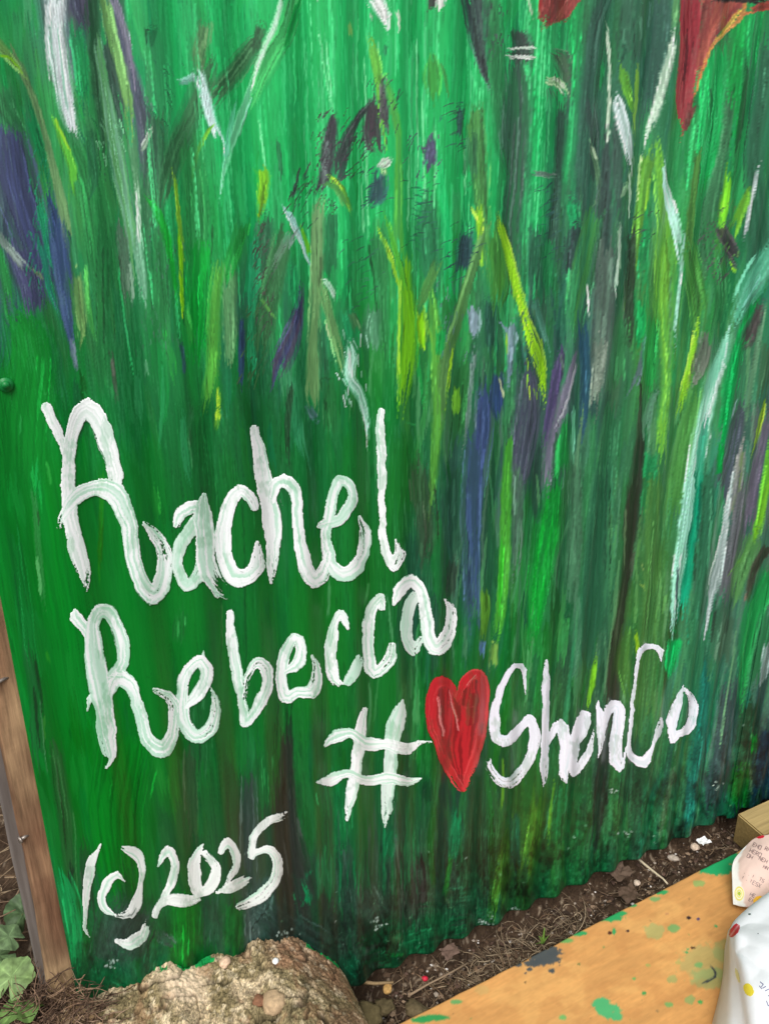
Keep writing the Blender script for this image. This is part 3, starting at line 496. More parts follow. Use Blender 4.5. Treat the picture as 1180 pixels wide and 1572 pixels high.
# --- lower left corner
tile(0, 1172)
k([(560,-40,330),(520,250,300),(560,560,220)],(6,116,32),.85,.2,jit=.05); k([(250,-60,80),(300,280,80),(345,700,50)],(48,96,54),.75,.5); k([(330,450,24),(338,700,20)],(30,62,42),.85,.6,bfreq=1.3)
k([(285,480,70),(335,650,100),(345,920,70)],(28,150,84),.92,.4); k([(440,560,60),(450,700,60)],(16,105,50),.8); k([(520,680,180),(440,960,130)],(52,80,66),.8,.4); k([(620,700,200),(560,820,220)],(54,76,66),.85,.4)
k([(860,-40,70),(870,350,70)],(50,76,50),.7); k([(840,650,160),(830,930,130)],(8,114,34),.88,.3); k([(960,600,110),(960,880,110)],(40,75,58),.7); k([(1130,60,80),(1130,560,80)],(56,74,68),.85)
k([(1140,620,110),(1150,830,100)],(84,106,100),.85,.5,bfreq=.9); k([(420,940,160),(600,1040,160)],(16,92,54),.85,.3); k([(720,850,120),(680,1000,110)],(22,90,58),.7,.4); k([(1060,650,110),(1050,880,100)],(16,100,40),.8); k([(730,780,60),(790,820,40)],(76,96,88),.5,.6)
k([(385,380,60),(420,700,60)],(50,60,50),.35,.6)
# --- lower centre
tile(390, 1172)
k([(145,-60,70),(155,250,110),(170,480,150),(190,720,180)],(44,52,44),.92,.3,bfreq=.9); k([(340,80,150),(370,350,140),(345,640,70)],(18,112,62),.85,.6,bfreq=1.2,col2=(25,90,55)); k([(60,0,60),(60,250,60)],(30,100,50),.6)
for _ in range(26): k([(rng.uniform(160,260),rng.uniform(480,640),14),(rng.uniform(160,260),rng.uniform(500,660),18)],(22,122,78),.8,.7)
k([(500,560,150),(560,720,170),(520,860,160)],(54,78,66),.8,.3); k([(755,400,30),(745,530,110),(735,720,120)],(44,44,44),.93,.5); k([(920,210,50),(905,330,80),(888,470,40)],(14,130,84),.85,.9,bfreq=1.5)
k([(890,420,24),(860,620,30)],(20,125,50),.8); k([(640,300,60),(600,450,90)],(15,95,60),.7); k([(420,560,14),(410,700,20),(425,790,12)],(28,48,42),.8); k([(500,600,10),(480,700,12),(510,780,10)],(30,58,48),.6); k([(690,560,10),(670,680,12)],(130,150,145),.35,.8)
k([(400,160,110),(420,330,60)],(24,105,58),.6); k([(1160,280,50),(1110,540,90),(1080,700,70)],(70,128,46),.85,.7,bfreq=1.2); k([(1132,-30,12),(1122,220,14)],(110,165,50),.7,.6); k([(1010,0,110),(1000,350,140),(980,650,130)],(20,72,46),.8)
k([(560,860,320),(760,780,320),(980,740,220)],(10,78,46),.8,.3); k([(610,870,20),(680,865,16)],(20,150,70),.7); k([(640,790,70),(620,860,50)],(60,75,50),.6); k([(420,900,100),(470,960,80)],(10,70,48),.8); k([(880,590,30),(900,640,40)],(120,150,110),.3,.7); k([(90,500,90),(40,640,100),(60,760,120)],(60,92,86),.7)
# --- lower right corner
tile(780, 1172)
k([(135,110,60),(105,330,80),(70,560,70)],(80,138,46),.75,.75,bfreq=1.1); k([(205,80,12),(175,400,18)],(92,152,50),.8,.6); k([(20,250,60),(30,480,60)],(14,80,58),.8); k([(280,100,150),(260,400,160)],(10,84,44),.8)
k([(430,-40,70),(405,200,80),(380,400,70)],(28,50,42),.9,.5); k([(440,120,10),(440,200,16)],(14,24,22),.8,.5); k([(560,0,110),(550,300,140)],(34,80,56),.75); k([(742,30,30),(692,250,26),(670,380,12)],(80,112,82),.8)
k([(835,60,60),(812,300,56)],(22,108,94),.85,.5); k([(930,60,120),(920,200,110)],(44,72,72),.85,.4); k([(1055,40,100),(1042,200,90)],(10,114,36),.93,.2); k([(1160,-20,110),(1150,180,110)],(10,52,76),.92); k([(1095,0,12),(1100,180,12)],(100,130,90),.6,.6)
k([(640,150,60),(620,350,80)],(16,86,50),.7); k([(240,240,14),(290,180,10)],(90,150,120),.25)
tile(390, 1172)
k([(130,120,110),(150,380,180),(200,640,240)],(42,50,46),.85,.5); k([(60,690,200),(200,800,240),(330,860,200)],(38,62,56),.8,.5); k([(390,420,130),(430,680,170)],(34,64,52),.75,.6); k([(655,340,60),(690,560,120),(700,760,120)],(44,58,50),.7,.6); k([(300,420,60),(310,620,60)],(22,96,62),.7,.7); k([(860,640,160),(1000,620,140)],(20,66,46),.6,.6)
for _ in range(60): k([(rng.uniform(260,760),rng.uniform(250,560),rng.uniform(8,20)),(rng.uniform(-20,20)+300+_*7,rng.uniform(520,760),rng.uniform(6,14))] if 0 else [(300+_*8,rng.uniform(120,480),rng.uniform(6,18)),(300+_*8+rng.uniform(-16,16),rng.uniform(500,700),8)],[(24,124,76),(30,60,48),(18,96,58),(60,88,74)][rng.integers(4)],rng.uniform(.3,.7),.9,hair=0)
# grime and rough mottled paint low on the sheets
_yb = 1509-.45*(gx-546); _low = ss(230, 20, _yb-gy)*ss(330, 420, gx)+ss(1330, 1480, gy)*ss(420, 330, gx)*.6
_sp = fbm(gx*.16, gy*.10, 5, 4, .65); _gr = ss(.50, .66, fbm(gx*.03, gy*.018, 7, 4))
P.C *= (1-_low*(.34*_gr+.30*ss(.52, .68, _sp)))[..., None]; P.C += (_low*.07*ss(.60, .72, 1-_sp+.12*(vn(gx*.7, gy*.7, 3)-.5)))[..., None]*np.array([.6, 1.2, .9]); P.R += _low*_sp*1.1
# bristle marks: every hair of the brush drags the paint a different distance
_wy = (vn(sx*.45, gy*.010, 1)-.5)*3.5+(vn(sx*1.0, gy*.03, 2)-.5)*1; _wx = (fbm(gx*.02, gy*.01, 3, 3)-.5)*7+(vn(gx*.25, gy*.12, 6)-.5)*1.6
def _res(A):
    u = np.clip(gx+_wx-P.x0, 0, P.W-2); v = np.clip(gy+_wy-P.y0, 0, P.H-2); xi = u.astype(int); yi = v.astype(int); fx = u-xi; fy = v-yi
    if A.ndim == 3: fx = fx[..., None]; fy = fy[..., None]
    return ((A[yi, xi]*(1-fx)+A[yi, xi+1]*fx)*(1-fy)+(A[yi+1, xi]*(1-fx)+A[yi+1, xi+1]*fx)*fy).astype(np.float32)
P.C = _res(P.C); P.R = _res(P.R)
_f = ((vn(sx*.8, gy*.02, 7)-.5)*.07+(vn(sx*1.6, gy*.05, 8)-.5)*.05)*(1-.6*ss(620, 800, gy)*ss(420, 250, gx))
P.C *= (1+_f)[..., None]; P.R += (_f+.1)*1.0
# scumbled thin paint: broken lighter and darker hairs
_k = (ss(.66, .80, vn(sx*.7, gy*.05, 9)*.55+fbm(gx*.02, gy*.006, 10, 3)*.45+.08*vn(gx*.5, gy*.5, 1)))[..., None]
_k = _k*(1-.8*ss(620, 800, gy)*ss(620, 420, gx))[..., None]; P.C = P.C*(1-.36*_k)+(P.C*.72+np.array([.16, .26, .19]))*.36*_k; P.R += .5*_k[..., 0]
_k = (ss(.68, .80, vn(sx*.8, gy*.03, 12)*.55+fbm(gx*.015, gy*.005, 13, 3)*.45+.06*vn(gx*.6, gy*.6, 2)))[..., None]
P.C = P.C*(1-.26*_k)+P.C*.55*.26*_k
for t_ in HATCH: hatch(*t_)
# mud and paint specks thrown up along the foot of the fence
for _ in range(900):
    x = rng.uniform(0, 1250); yb = 1509-.45*(x-546) if x > 200 else 1640
    y = yb-abs(rng.normal(0, 85)); s_ = rng.choice([1.2, 1.6, 2.2, 3.4], p=[.45, .33, .16, .06])
    cc = [(150, 185, 165), (90, 135, 105), (60, 110, 80), (30, 50, 40), (190, 205, 195)][rng.choice(5, p=[.16, .3, .3, .18, .06])]
    brush(P, [(x, y, s_), (x+rng.normal(0, 2), y+rng.uniform(.5, 4), s_)], np.array(cc)/255, rng.uniform(.3, .85), .2, relief=1.4)
for _ in range(420):   # paint crumbs everywhere
    x = rng.uniform(-60, 1250); y = rng.uniform(-60, 1450); c = ug(x, y)*(1+rng.uniform(-.4, .5))
    brush(P, [(x, y, 2), (x+rng.normal(0, 2), y+rng.uniform(.5, 5), 2)], np.clip(c, 0, 1), .7, .2, relief=1.6)
for (x, y) in [(1097,1206),(940,1215),(718,1085),(576,1412),(580,1422),(958,1280),(175,1475),(170,1480),(738,1413),(750,1415),(442,1440),(436,1433),(790,1396)]:
    for _ in range(7): _x, _y = x+rng.normal(0, 4.5), y+rng.normal(0, 3.5); brush(P, [(_x, _y, rng.uniform(1.2, 4)), (_x+.8, _y+.6, 2)], np.array([165, 190, 178])/255, rng.uniform(.4, .8), 0, relief=1, ragged=False)
def blur(A, r):
    for _ in range(r): B = A.copy(); B[1:-1, 1:-1] = (A[1:-1, 1:-1]*2+A[:-2, 1:-1]+A[2:, 1:-1]+A[1:-1, :-2]+A[1:-1, 2:])/6; A = B
    return A
P.C = P.C+.9*(P.C-blur(P.C, 3))
_m = P.C.mean(-1, keepdims=True); _g = ss(0, .12, P.C[..., 1:2]-np.maximum(P.C[..., :1], P.C[..., 2:])); P.C = _m+(P.C-_m)*(.88+.26*_g); P.C[..., 2] += .012*_g[..., 0]*ss(700, 300, gy)
PC = .95*lin(np.clip(P.C, 0, 1)*255).astype(np.float32); PR = P.R

def sample(arr, px, py):
    u = (px-P.x0); v = (py-P.y0); w_ = P.W-2; h_ = P.H-2
    u = np.abs((u+w_) % (2*w_)-w_); v = np.abs((v+h_) % (2*h_)-h_)
    xi = np.clip(u.astype(int), 0, w_-1); yi = np.clip(v.astype(int), 0, h_-1); fx = u-xi; fy = v-yi
    if arr.ndim == 3: fx = fx[..., None]; fy = fy[..., None]
    return (arr[yi, xi]*(1-fx)+arr[yi, xi+1]*fx)*(1-fy)+(arr[yi+1, xi]*(1-fx)+arr[yi+1, xi+1]*fx)*fy

# ------------------------------------------------------------------ corrugated fence
fence = empty('metal_fence', (0.6, 0, 0), 'corrugated sheet metal fence painted with green grass strokes and white hand lettering', 'fence')
XL = -0.0435; XS = float(on_wall(1119, 1251)[0]); ZT = 1.95
def grow(a, b, d0, g, dmax):
    out = [a]; d = d0
    while out[-1] < b: out.append(out[-1]+d); d = min(d*g, dmax)
    return out
def xlines(a, b):
    out = [a]
    while out[-1] < b:
        x = out[-1]
        if x < 1.62:
            p0 = to_px(np.array(x), 0., np.array(CAMZ-.1)); p1 = to_px(np.array(x+.01), 0., np.array(CAMZ-.1))
            d = .01*1.72/max(float(p1[0]-p0[0]), .5)
        else: d = .007
        out.append(x+min(max(d, .0009), .007))
    out[-1] = b; return np.array(out)
z = [0.]
while z[-1] < ZT:
    if z[-1] < 1.72:
        p0 = to_px(np.array(.45), 0., np.array(z[-1])); p1 = to_px(np.array(.45), 0., np.array(z[-1]+.01)); d = .01*1.75/abs(float(p1[1]-p0[1]))
    else: d = .012
    z.append(z[-1]+d)
ZL = np.array(z)
def sheet(x0, x1, yo, dz, name):
    X = xlines(x0, x1); Zl = ZL[ZL > .0]-0.0; Zl = np.concatenate([[0, 0], Zl])
    Xg, Zg = np.meshgrid(X, Zl+dz)
    # the cut lower edge is not perfectly true
    low = np.exp(-(Zg-dz)/.03); Zg = Zg+low*((fbm(Xg*9, Xg*0, 6, 3)-.5)*.012)
    Y = prof(Xg)+yo
    # dents and buckles near the foot and along the cut end
    Y = Y+(fbm(Xg*6, Zg*5, 8, 3)-.5)*.004+np.exp(-Zg/.10)*(fbm(Xg*14, Zg*12, 9, 3)-.5)*.006
    px, py = to_px(Xg, Y, Zg)
    C = sample(PC, px, py); Rl = sample(PR, px, py)
    Y = Y-Rl*.00036
    Y[0, :] += .0012                                 # folded thickness of the lower edge
    V = np.stack([Xg, Y, Zg], -1).reshape(-1, 3)
    o = make_mesh(name, V-np.array(fence.location), grid_faces(*Xg.shape), M_SHEET, fence, C.reshape(-1, 3))
    return o
sheet(XL, XS+.004, 0.0, 0.0, 'corrugated_sheet')
sheet(XS-.012, 2.9, -.0028, -.006, 'corrugated_sheet')

# ------------------------------------------------------------------ lettering and heart: thick raised paint
WHITE = (246, 250, 249); LAV = (232, 234, 244); MINT = (192, 230, 208); GREYW = (222, 236, 228)
def lay(name, strokes, parent=fence, label=None, h0=.0006, h1=.0005, mat=M_LETTER):
    """strokes: list of (points in tile coords, colour, second colour, mix, kwargs)"""
    pts = [(T(s[0]), s[1:]) for s in strokes]
    allp = np.array([q for p, _ in pts for q in p]); m = allp[:, 2].max()/2+4
    L = Layer(allp[:, 0].min()-m, allp[:, 1].min()-m, allp[:, 0].max()+m, allp[:, 1].max()+m, 1.0)
    for p, (c, c2, mix, kw) in pts:
        kk = dict(dry=.27, d0=.16, bfreq=.6, edge=.5, soft=.14, relief=.8, jit=.06, ragged=False); kk.update(kw); p = [(q[0]+rng.normal(0, .4), q[1]+rng.normal(0, .4), q[2]*1.13+rng.normal(0, .3)) for q in p]
        brush(L, p, np.array(c)/255, 1.0, col2=np.array(c2)/255, c2=mix, **kk)
    GX_, GY_ = np.meshgrid(np.arange(L.W, dtype=float), np.arange(L.H, dtype=float)); ox, oy = L.x0*.1, L.y0*.1
    wx = (fbm(GX_*.06+ox, GY_*.06+oy, 3, 2)-.5)*5+(vn(GX_*.4+ox, GY_*.4, 5)-.5)*.6; wy = (fbm(GX_*.06+ox, GY_*.06+oy, 6, 2)-.5)*5+(vn(GX_*.4, GY_*.4+oy, 7)-.5)*.6
    xi = np.clip((GX_+wx), 0, L.W-1).round().astype(int); yi = np.clip((GY_+wy), 0, L.H-1).round().astype(int)
    L.A = L.A[yi, xi]; L.C = L.C[yi, xi]; L.R = L.R[yi, xi]
    keepv = L.A > .40
    cell = keepv[:-1, :-1] & keepv[1:, :-1] & keepv[:-1, 1:] & keepv[1:, 1:]
    f = grid_faces(L.H, L.W, cell)
    gx = L.x0+np.arange(L.W)[None, :]*L.c+np.zeros((L.H, 1)); gy = L.y0+np.arange(L.H)[:, None]*L.c+np.zeros((1, L.W))
    x, y, z_ = on_sheet(gx, gy)
    # distance to the rim, so the paint rises from the sheet
    er = keepv.astype(float)
    for _ in range(2):
        e2 = er.copy(); e2[1:-1, 1:-1] = (er[1:-1, 1:-1]+er[:-2, 1:-1]+er[2:, 1:-1]+er[1:-1, :-2]+er[1:-1, 2:])/5; er = e2
    rim = ss(.55, 1.0, er)
    y = y-.0012-(fbm(x*6, z_*5, 8, 3)-.5)*0-h0*rim-h1*np.clip(L.R, 0, 1.3)*rim*.75
    y = y+(fbm(x*6, z_*5, 8, 3)-.5)*.004+np.exp(-z_/.10)*(fbm(x*14, z_*12, 9, 3)-.5)*.006
    V = np.stack([x, y, z_], -1).reshape(-1, 3)-np.array(parent.location)
    under = sample(np.clip(P.C, 0, 1), gx, gy)
    tr = ss(.52, .74, fbm(gx*.05, gy*.035, 9, 3)+.25*(vn(gx*.5, gy*.2, 4)-.5)); al = (np.clip((L.A-.32)/.6, 0, 1)*(1-.16*tr))[..., None]; al = np.where(er[..., None] < .75, al*.86, al)
    C = lin((np.clip(L.C, 0, 1)*al+under*(1-al))*255).reshape(-1, 3)
    V, f, C = compact(V, f, C)
    o = make_mesh(name, V, f, mat, parent, C)
    if label: o['label'] = label
    return o
def s(pts, c=WHITE, c2=MINT, mix=.62, **kw): return (pts, c, c2, mix, kw)
def let(ch, strokes, kind='letter', extra=''):
    lay('painted_'+kind, strokes, label=('white brush painted %s %s %s' % (kind, ch, extra)).strip())
tile(0, 780)
W1 = 'in the top name'
let('R', [s([(215,-450,55),(240,-390,52),(275,-310,36),(305,-200,30)],c2=GREYW),
  s([(385,375,20),(375,300,60),(350,180,76),(320,50,70),(310,-80,66),(312,-220,62),(325,-340,64),(350,-410,70),(395,-450,88),(440,-410,88),(480,-310,80),(512,-210,72),(525,-140,66),(520,-90,40)],c2=GREYW,mix=.66,dry=.12,d0=.5),
  s([(265,100,24),(285,40,40),(330,-40,60),(390,-80,70),(450,-95,84),(525,-60,100),(570,20,84),(592,110,72),(605,220,74),(640,330,76),(695,395,84),(738,330,76),(748,220,74),(712,130,60),(655,75,30)],mix=.6,d0=.5)], extra=W1)
let('a', [s([(800,60,50),(815,25,55),(860,-5,60),(905,-5,60)],d0=.3), s([(900,40,56),(845,120,62),(805,210,62),(815,300,58),(850,350,60),(895,310,60),(910,220,50)],GREYW,MINT,.55),
  s([(925,-60,26),(920,20,72),(928,160,86),(945,290,84),(990,365,76),(1045,390,40)],c2=MINT,mix=.55,dry=.5)], extra=W1)
let('c', [s([(1150,-10,46),(1125,-60,55),(1085,-85,52),(1040,-30,62),(1012,80,72),(1015,210,78),(1050,300,82),(1110,310,74),(1160,260,70),(1165,165,26)],mix=.7)], extra=W1)
tile(390, 390)
let('h', [s([(0,790,40),(18,870,56),(40,1000,76),(70,1150,88),(82,1270,74),(80,1400,52),(75,1490,18)],mix=.72), s([(80,1110,30),(92,1050,56),(130,1030,56),(175,1060,60),(192,1160,56),(205,1300,60),(230,1420,66),(272,1480,74),(312,1440,60),(335,1360,40)],mix=.66)], extra=W1)
let('e', [s([(285,1228,16),(320,1215,50),(385,1200,55),(430,1140,50),(445,1090,44),(425,1045,44),(385,1022,46),(355,1080,48),(338,1180,52),(322,1290,52),(345,1400,62),(405,1448,64),(462,1420,62),(495,1340,58),(500,1260,52),(478,1185,20)],mix=.55)], extra=W1)
let('l', [s([(570,712,34),(568,800,42),(575,980,40),(575,1180,36),(583,1280,44),(605,1370,52),(632,1412,56),(660,1350,48),(640,1290,12)],mix=.75)], extra=W1)
W2 = 'in the second name'
tile(0, 780)
let('R', [s([(338,460,14),(345,500,52),(385,550,46),(418,650,38)],d0=.1), s([(395,915,10),(410,850,24),(440,900,26),(462,1010,40),(488,1105,44)],GREYW,MINT,.45),
  s([(488,1175,16),(512,1120,34),(500,1040,56),(470,900,90),(445,760,92),(425,620,78),(420,530,62),(445,465,62),(490,465,60),(530,530,62),(556,620,60),(556,700,56),(510,755,54)],mix=.48,dry=.1),
  s([(500,830,30),(530,770,66),(575,790,66),(612,850,52),(640,950,56),(672,1050,66),(738,1092,84),(782,1020,58),(790,910,60),(762,850,50),(705,830,30)],mix=.5)], extra=W2)
let('e', [s([(920,645,10),(915,680,24)]), s([(840,900,30),(905,830,60),(940,750,60),(905,690,52),(850,725,56),(822,820,60),(822,920,62),(850,1000,66),(905,1035,60),(960,985,60),(978,900,48),(958,815,12)],mix=.56)], extra=W2)
let('b', [s([(1040,472,34),(1050,600,50),(1070,750,54),(1098,880,44),(1110,970,54),(1140,930,50),(1180,870,60),(1212,790,52),(1200,710,50),(1160,690,46),(1122,750,38),(1100,850,34)],mix=.55)], extra=W2)
tile(390, 780)
let('e', [s([(140,740,30),(200,700,56),(215,630,52),(182,582,50),(140,650,52),(125,745,46),(138,850,64),(200,830,50),(258,830,66),(284,760,50),(265,665,14)],mix=.6)], extra=W2)
let('c', [s([(430,545,20),(405,500,40),(380,480,40),(355,560,50),(345,680,54),(362,775,54),(400,795,18)],mix=.7), s([(425,785,40),(445,750,56),(475,685,44)],GREYW,MINT,.35)], extra='third from the end of the second name')
let('c', [s([(575,450,34),(568,405,44),(528,460,52),(510,580,54),(520,690,60),(545,745,52),(605,700,60),(622,620,36)],mix=.68)], extra='next to last in the second name')
let('a', [s([(722,400,46),(698,460,56),(688,560,58),(712,640,56),(752,590,24)],GREYW,MINT,.6), s([(635,435,18),(652,375,56),(705,330,58),(752,370,55),(770,470,55),(788,580,62),(828,632,66),(880,560,56),(886,460,42),(862,410,8)],mix=.7)], extra=W2)
lay('painted_symbol', [s([(495,905,24),(482,1000,50),(460,1180,56),(440,1300,50),(418,1410,14)],c2=MINT,mix=.66), s([(668,870,16),(645,960,74),(622,1060,66),(612,1200,60),(600,1350,56),(588,1440,10)],GREYW,MINT,.6),
  s([(325,1075,20),(375,1030,56),(440,1020,50),(500,1065,58),(600,1070,50),(690,1090,54),(735,1062,24),(805,1055,8)],mix=.66), s([(285,1236,10),(345,1226,58),(420,1200,40),(510,1236,46),(600,1220,50),(690,1236,44),(755,1222,8)],mix=.66)], label='white brush painted hash sign before the red heart')
RED, RD2 = (186, 38, 46), (138, 28, 34)
heart = lay('painted_heart', [s([(925,880,60),(930,1000,120),(935,1150,80)],RED,RD2,.5,dry=0,d0=0), s([(850,850,110),(850,950,120),(880,1060,110),(920,1150,70)],RD2,RED,.5), s([(990,820,100),(985,950,120),(960,1080,90),(945,1180,60)],RD2,RED,.5), s([(930,950,120),(920,1080,120),(935,1200,60),(945,1270,20)],RD2,RED,.5),
  s([(915,850,20),(870,785,40),(820,790,44),(795,860,44),(800,970,44),(835,1080,44),(880,1180,44),(930,1260,34),(948,1278,14)],RED,(212,70,74),.6), s([(920,860,20),(940,790,40),(990,750,44),(1035,770,44),(1042,860,44),(1030,980,44),(1005,1090,44),(975,1190,40),(952,1270,20)],RED,(212,66,70),.6),
  s([(880,820,10),(905,900,14),(920,1000,10)],(205,120,118),RED,.6), s([(828,850,8),(840,940,12),(850,1020,8)],(215,130,128),RED,.6), s([(990,850,30),(975,960,40)],(150,60,50),RD2,.5), s([(1000,760,10),(960,800,12)],(215,150,140),RED,.5)], h0=.0004, h1=.0005, label='red brush painted heart')
tile(780, 780); W3 = 'in the last word'
LV = dict(c=LAV, c2=(214, 226, 234), mix=.74)
let('S', [s([(78,845,8),(72,770,20),(55,712,26),(0,740,28),(-45,840,34),(-65,950,46),(-50,1040,52),(0,1050,46),(50,1000,44),(90,955,46),(122,1010,46),(100,1110,50),(60,1190,56),(0,1248,54),(-50,1222,44),(-90,1170,44),(-85,1140,16)],**LV)], extra=W3)
let('h', [s([(172,690,14),(166,780,38),(162,1000,34),(160,1180,38),(157,1260,8)],**LV), s([(178,1060,20),(212,985,48),(245,995,54),(258,1100,54),(250,1190,50),(262,1240,16)],**LV)], extra=W3)
let('e', [s([(285,1090,16),(338,1010,36),(348,940,44),(320,955,40),(298,1050,44),(284,1150,50),(295,1205,26),(340,1140,42),(372,1070,26),(388,995,8)],**LV)], extra=W3)
let('n', [s([(402,875,10),(418,950,38),(415,1050,30),(403,1130,8)],**LV), s([(425,1020,10),(452,905,44),(490,890,50),(500,950,56),(482,1050,62),(482,1140,62),(510,1165,30),(532,1085,10)],**LV)], extra=W3)
let('C', [s([(690,690,8),(688,645,34),(650,625,28),(600,650,24),(572,790,20),(556,920,22),(545,1050,20),(552,1118,28),(610,1150,54),(648,1080,16),(684,1000,40),(692,950,16)],soft=.16,**LV)], extra=W3)
let('o', [s([(793,800,8),(762,880,40),(736,975,50),(742,1045,36),(765,1020,30),(805,1010,40),(832,950,44),(832,880,40),(800,815,18)],**LV)], extra=W3)
tile(0, 1172); GW = dict(c=(238, 243, 239), c2=MINT, mix=.7)
lay('painted_symbol', [s([(460,362,8),(420,430,44),(395,530,42),(390,640,28),(385,740,20),(408,785,6)],**GW), s([(565,535,12),(530,505,36),(485,535,46),(462,600,40),(482,660,32),(530,690,6)],**GW),
  s([(535,372,8),(600,400,56),(642,450,44),(640,530,26),(622,610,50),(590,670,58),(535,685,24)],d0=.5,**GW), s([(525,800,26),(590,812,58),(640,780,52),(665,725,34),(675,670,10)],dry=.7,**GW)], label='white brush painted copyright sign with a broken ring')
let('2', [s([(712,465,10),(748,405,42),(780,400,46),(795,460,42),(775,540,40),(735,620,26),(705,690,26)],**GW), s([(700,690,26),(730,630,44),(790,612,56),(845,622,56),(893,605,36)],**GW)], 'digit', 'after the copyright sign')
let('0', [s([(915,365,14),(882,440,54),(880,530,60),(908,580,44),(958,545,60),(978,475,50),(935,405,40)],**GW)], 'digit')
let('2', [s([(1000,390,32),(1030,350,42),(1064,395,42),(1060,480,34),(1008,560,8)],**GW), s([(985,582,20),(1040,560,46),(1100,530,50),(1160,495,24)],dry=.7,**GW)], 'digit', 'before the digit 5')
let('5', [s([(1290,222,34),(1220,258,44),(1170,285,40),(1142,330,46),(1138,420,30),(1155,400,30),(1205,382,40),(1248,412,50),(1250,500,52),(1205,575,58),(1140,622,52),(1085,645,34)],d0=.5,**GW)], 'digit')

# roof screw painted over
def screw_head(loc, r, mat, name, parent, normal=(0, -1, 0)):
    bm = bmesh.new(); bmesh.ops.create_cone(bm, cap_ends=True, segments=24, radius1=r, radius2=r*.92, depth=r*.28, matrix=Matrix.Translation((0, 0, r*.14)))
    bmesh.ops.create_cone(bm, cap_ends=True, segments=6, radius1=r*.62, radius2=r*.55, depth=r*.5, matrix=Matrix.Translation((0, 0, r*.45)))
    bmesh.ops.bevel(bm, geom=[e for e in bm.edges if e.calc_length() > r*.2], offset=r*.07, segments=2, affect='EDGES')
    o = obj_bm(name, bm, mat, parent); o.rotation_euler = Vector(normal).to_track_quat('Z', 'Y').to_euler(); o.location = Vector(loc)-(parent.location if parent else Vector()); return o
M_GREEN = mat_paint('green_screw_paint', .4, .35, .15, (200, 200, 200), vary=.1, attr=False, color=lin1((18, 128, 58)))
xs, ys, zs = on_sheet(np.array([9.]), np.array([590.]))
screw_head((float(xs[0]), float(ys[0])-.002, float(zs[0])), .0085, M_GREEN, 'screw', fence)

# ------------------------------------------------------------------ ground
zw_px = [(60,1580),(96,1552),(130,1540),(160,1534),(205,1519),(238,1500),(262,1489),(300,1491),(330,1477),(380,1466),(400,1450),(430,1445),(458,1449),(482,1460),(505,1474),(520,1488),(535,1508),(560,1560),(600,1640)]
_zx = [on_wall(np.array(float(a)), np.array(float(b)), -.012) for a, b in zw_px]
RX = np.array([float(v[0]) for v in _zx]); RZ = np.array([float(v[1]) for v in _zx])
def soil(x, y):
    bank = ss(.50, .16, x+.25*y); 
    under = ss(-.03, .05, x)*ss(.50, .40, x)*ss(-.50, -.40, y)*.13
    return -.045+.232*bank-under-.03*ss(-.05, -.01, y)*ss(.06, .03, y)*ss(.4, .6, x)+.10*ss(.03, .12, y)*ss(.2, .5, x)  # added rise behind the fence blocks light; dip deepens shade under the sheets
def rock_h(x, y):
    zt = np.interp(x, RX, RZ, left=-.1, right=-.2); d = np.clip(-y-.012, 0, 1)
    edge = ss(RX[-3]+.00, RX[-3]-.06, x-d*.35); x = x-d*.12
    return zt*(1-.0*d)-d*d*.55-d*.05*(1-edge)+.02*ss(.0, .05, d)*ss(.05, .2, x)*0
xg = np.array(sorted(set([-60, -20, -8, -3, -1.6, -1.1]+list(np.linspace(-.8, -.3, 40))+list(np.linspace(-.3, 2.0, 500))+list(np.linspace(2.0, 3.2, 60))+[4, 6, 12, 30, 60])))
yg = np.array(sorted(set([-60, -20, -8, -3, -1.6, -1.1]+list(np.linspace(-.9, -.45, 50))+list(np.linspace(-.45, .12, 170))+list(np.linspace(.12, .9, 60))+[1.4, 3, 8, 20, 60])))
Xg, Yg = np.meshgrid(xg, yg)
near = ss(4, 1.5, np.abs(Xg-.5)+np.abs(Yg))
Z = soil(Xg, Yg)*near-.045*(1-near)+near*((fbm(Xg*14, Yg*14, 2, 5, .6)-.5)*.03+(fbm(Xg*70, Yg*70, 3, 4, .7)-.5)*.016)
cn = fbm(Xg*22, Yg*22, 6, 4)[..., None]; c2 = fbm(Xg*160, Yg*160, 7, 3)[..., None]
C = lin((84, 66, 52))*(1-cn)+lin((120, 98, 78))*cn; C = C*(.22+.62*c2)
C = np.where(c2 > .72, lin((160, 142, 120))*.9, C)
make_mesh('ground', np.stack([Xg, Yg, Z], -1).reshape(-1, 3), grid_faces(*Xg.shape), M_SOIL, None, C.reshape(-1, 3))['kind'] = 'structure'
def gz(x, y): return float(soil(np.array(x), np.array(y)))+(float(fbm(np.array(x*14), np.array(y*14), 2, 5, .6))-.5)*.03

# ------------------------------------------------------------------ stone against the fence foot
x = np.linspace(RX[0], RX[-1]+.02, 420); y = np.linspace(.004, -.42, 300); Xr, Yr = np.meshgrid(x, y)
Zr = rock_h(Xr, Yr)+(fbm(Xr*11, Yr*11, 4, 4)-.5)*.028*ss(0, -.04, Yr)+(fbm(Xr*60, Yr*60, 5, 4, .7)-.5)*.009+(fbm(Xr*220, Yr*220, 6, 3, .8)-.5)*.009
_rd = np.abs(fbm(Xr*13+.4*fbm(Xr*30, Yr*30, 2, 2), Yr*13, 12, 3)-.5); crack = ss(.022, .0, _rd); _st = fbm(Xr*18, Yr*18, 7, 2); Zr = Zr-crack*.005+(np.round(_st*7)/7-_st)*.016*ss(0, -.03, Yr)+(_tab[7][(np.arange(Xr.size).reshape(Xr.shape)*31 >> 2) & 255, np.arange(Xr.size).reshape(Xr.shape)*17 & 255]-.5)*.0016
pit = ss(.66, .75, fbm(Xr*45, Yr*45, 9, 3)); Zr -= pit*.006
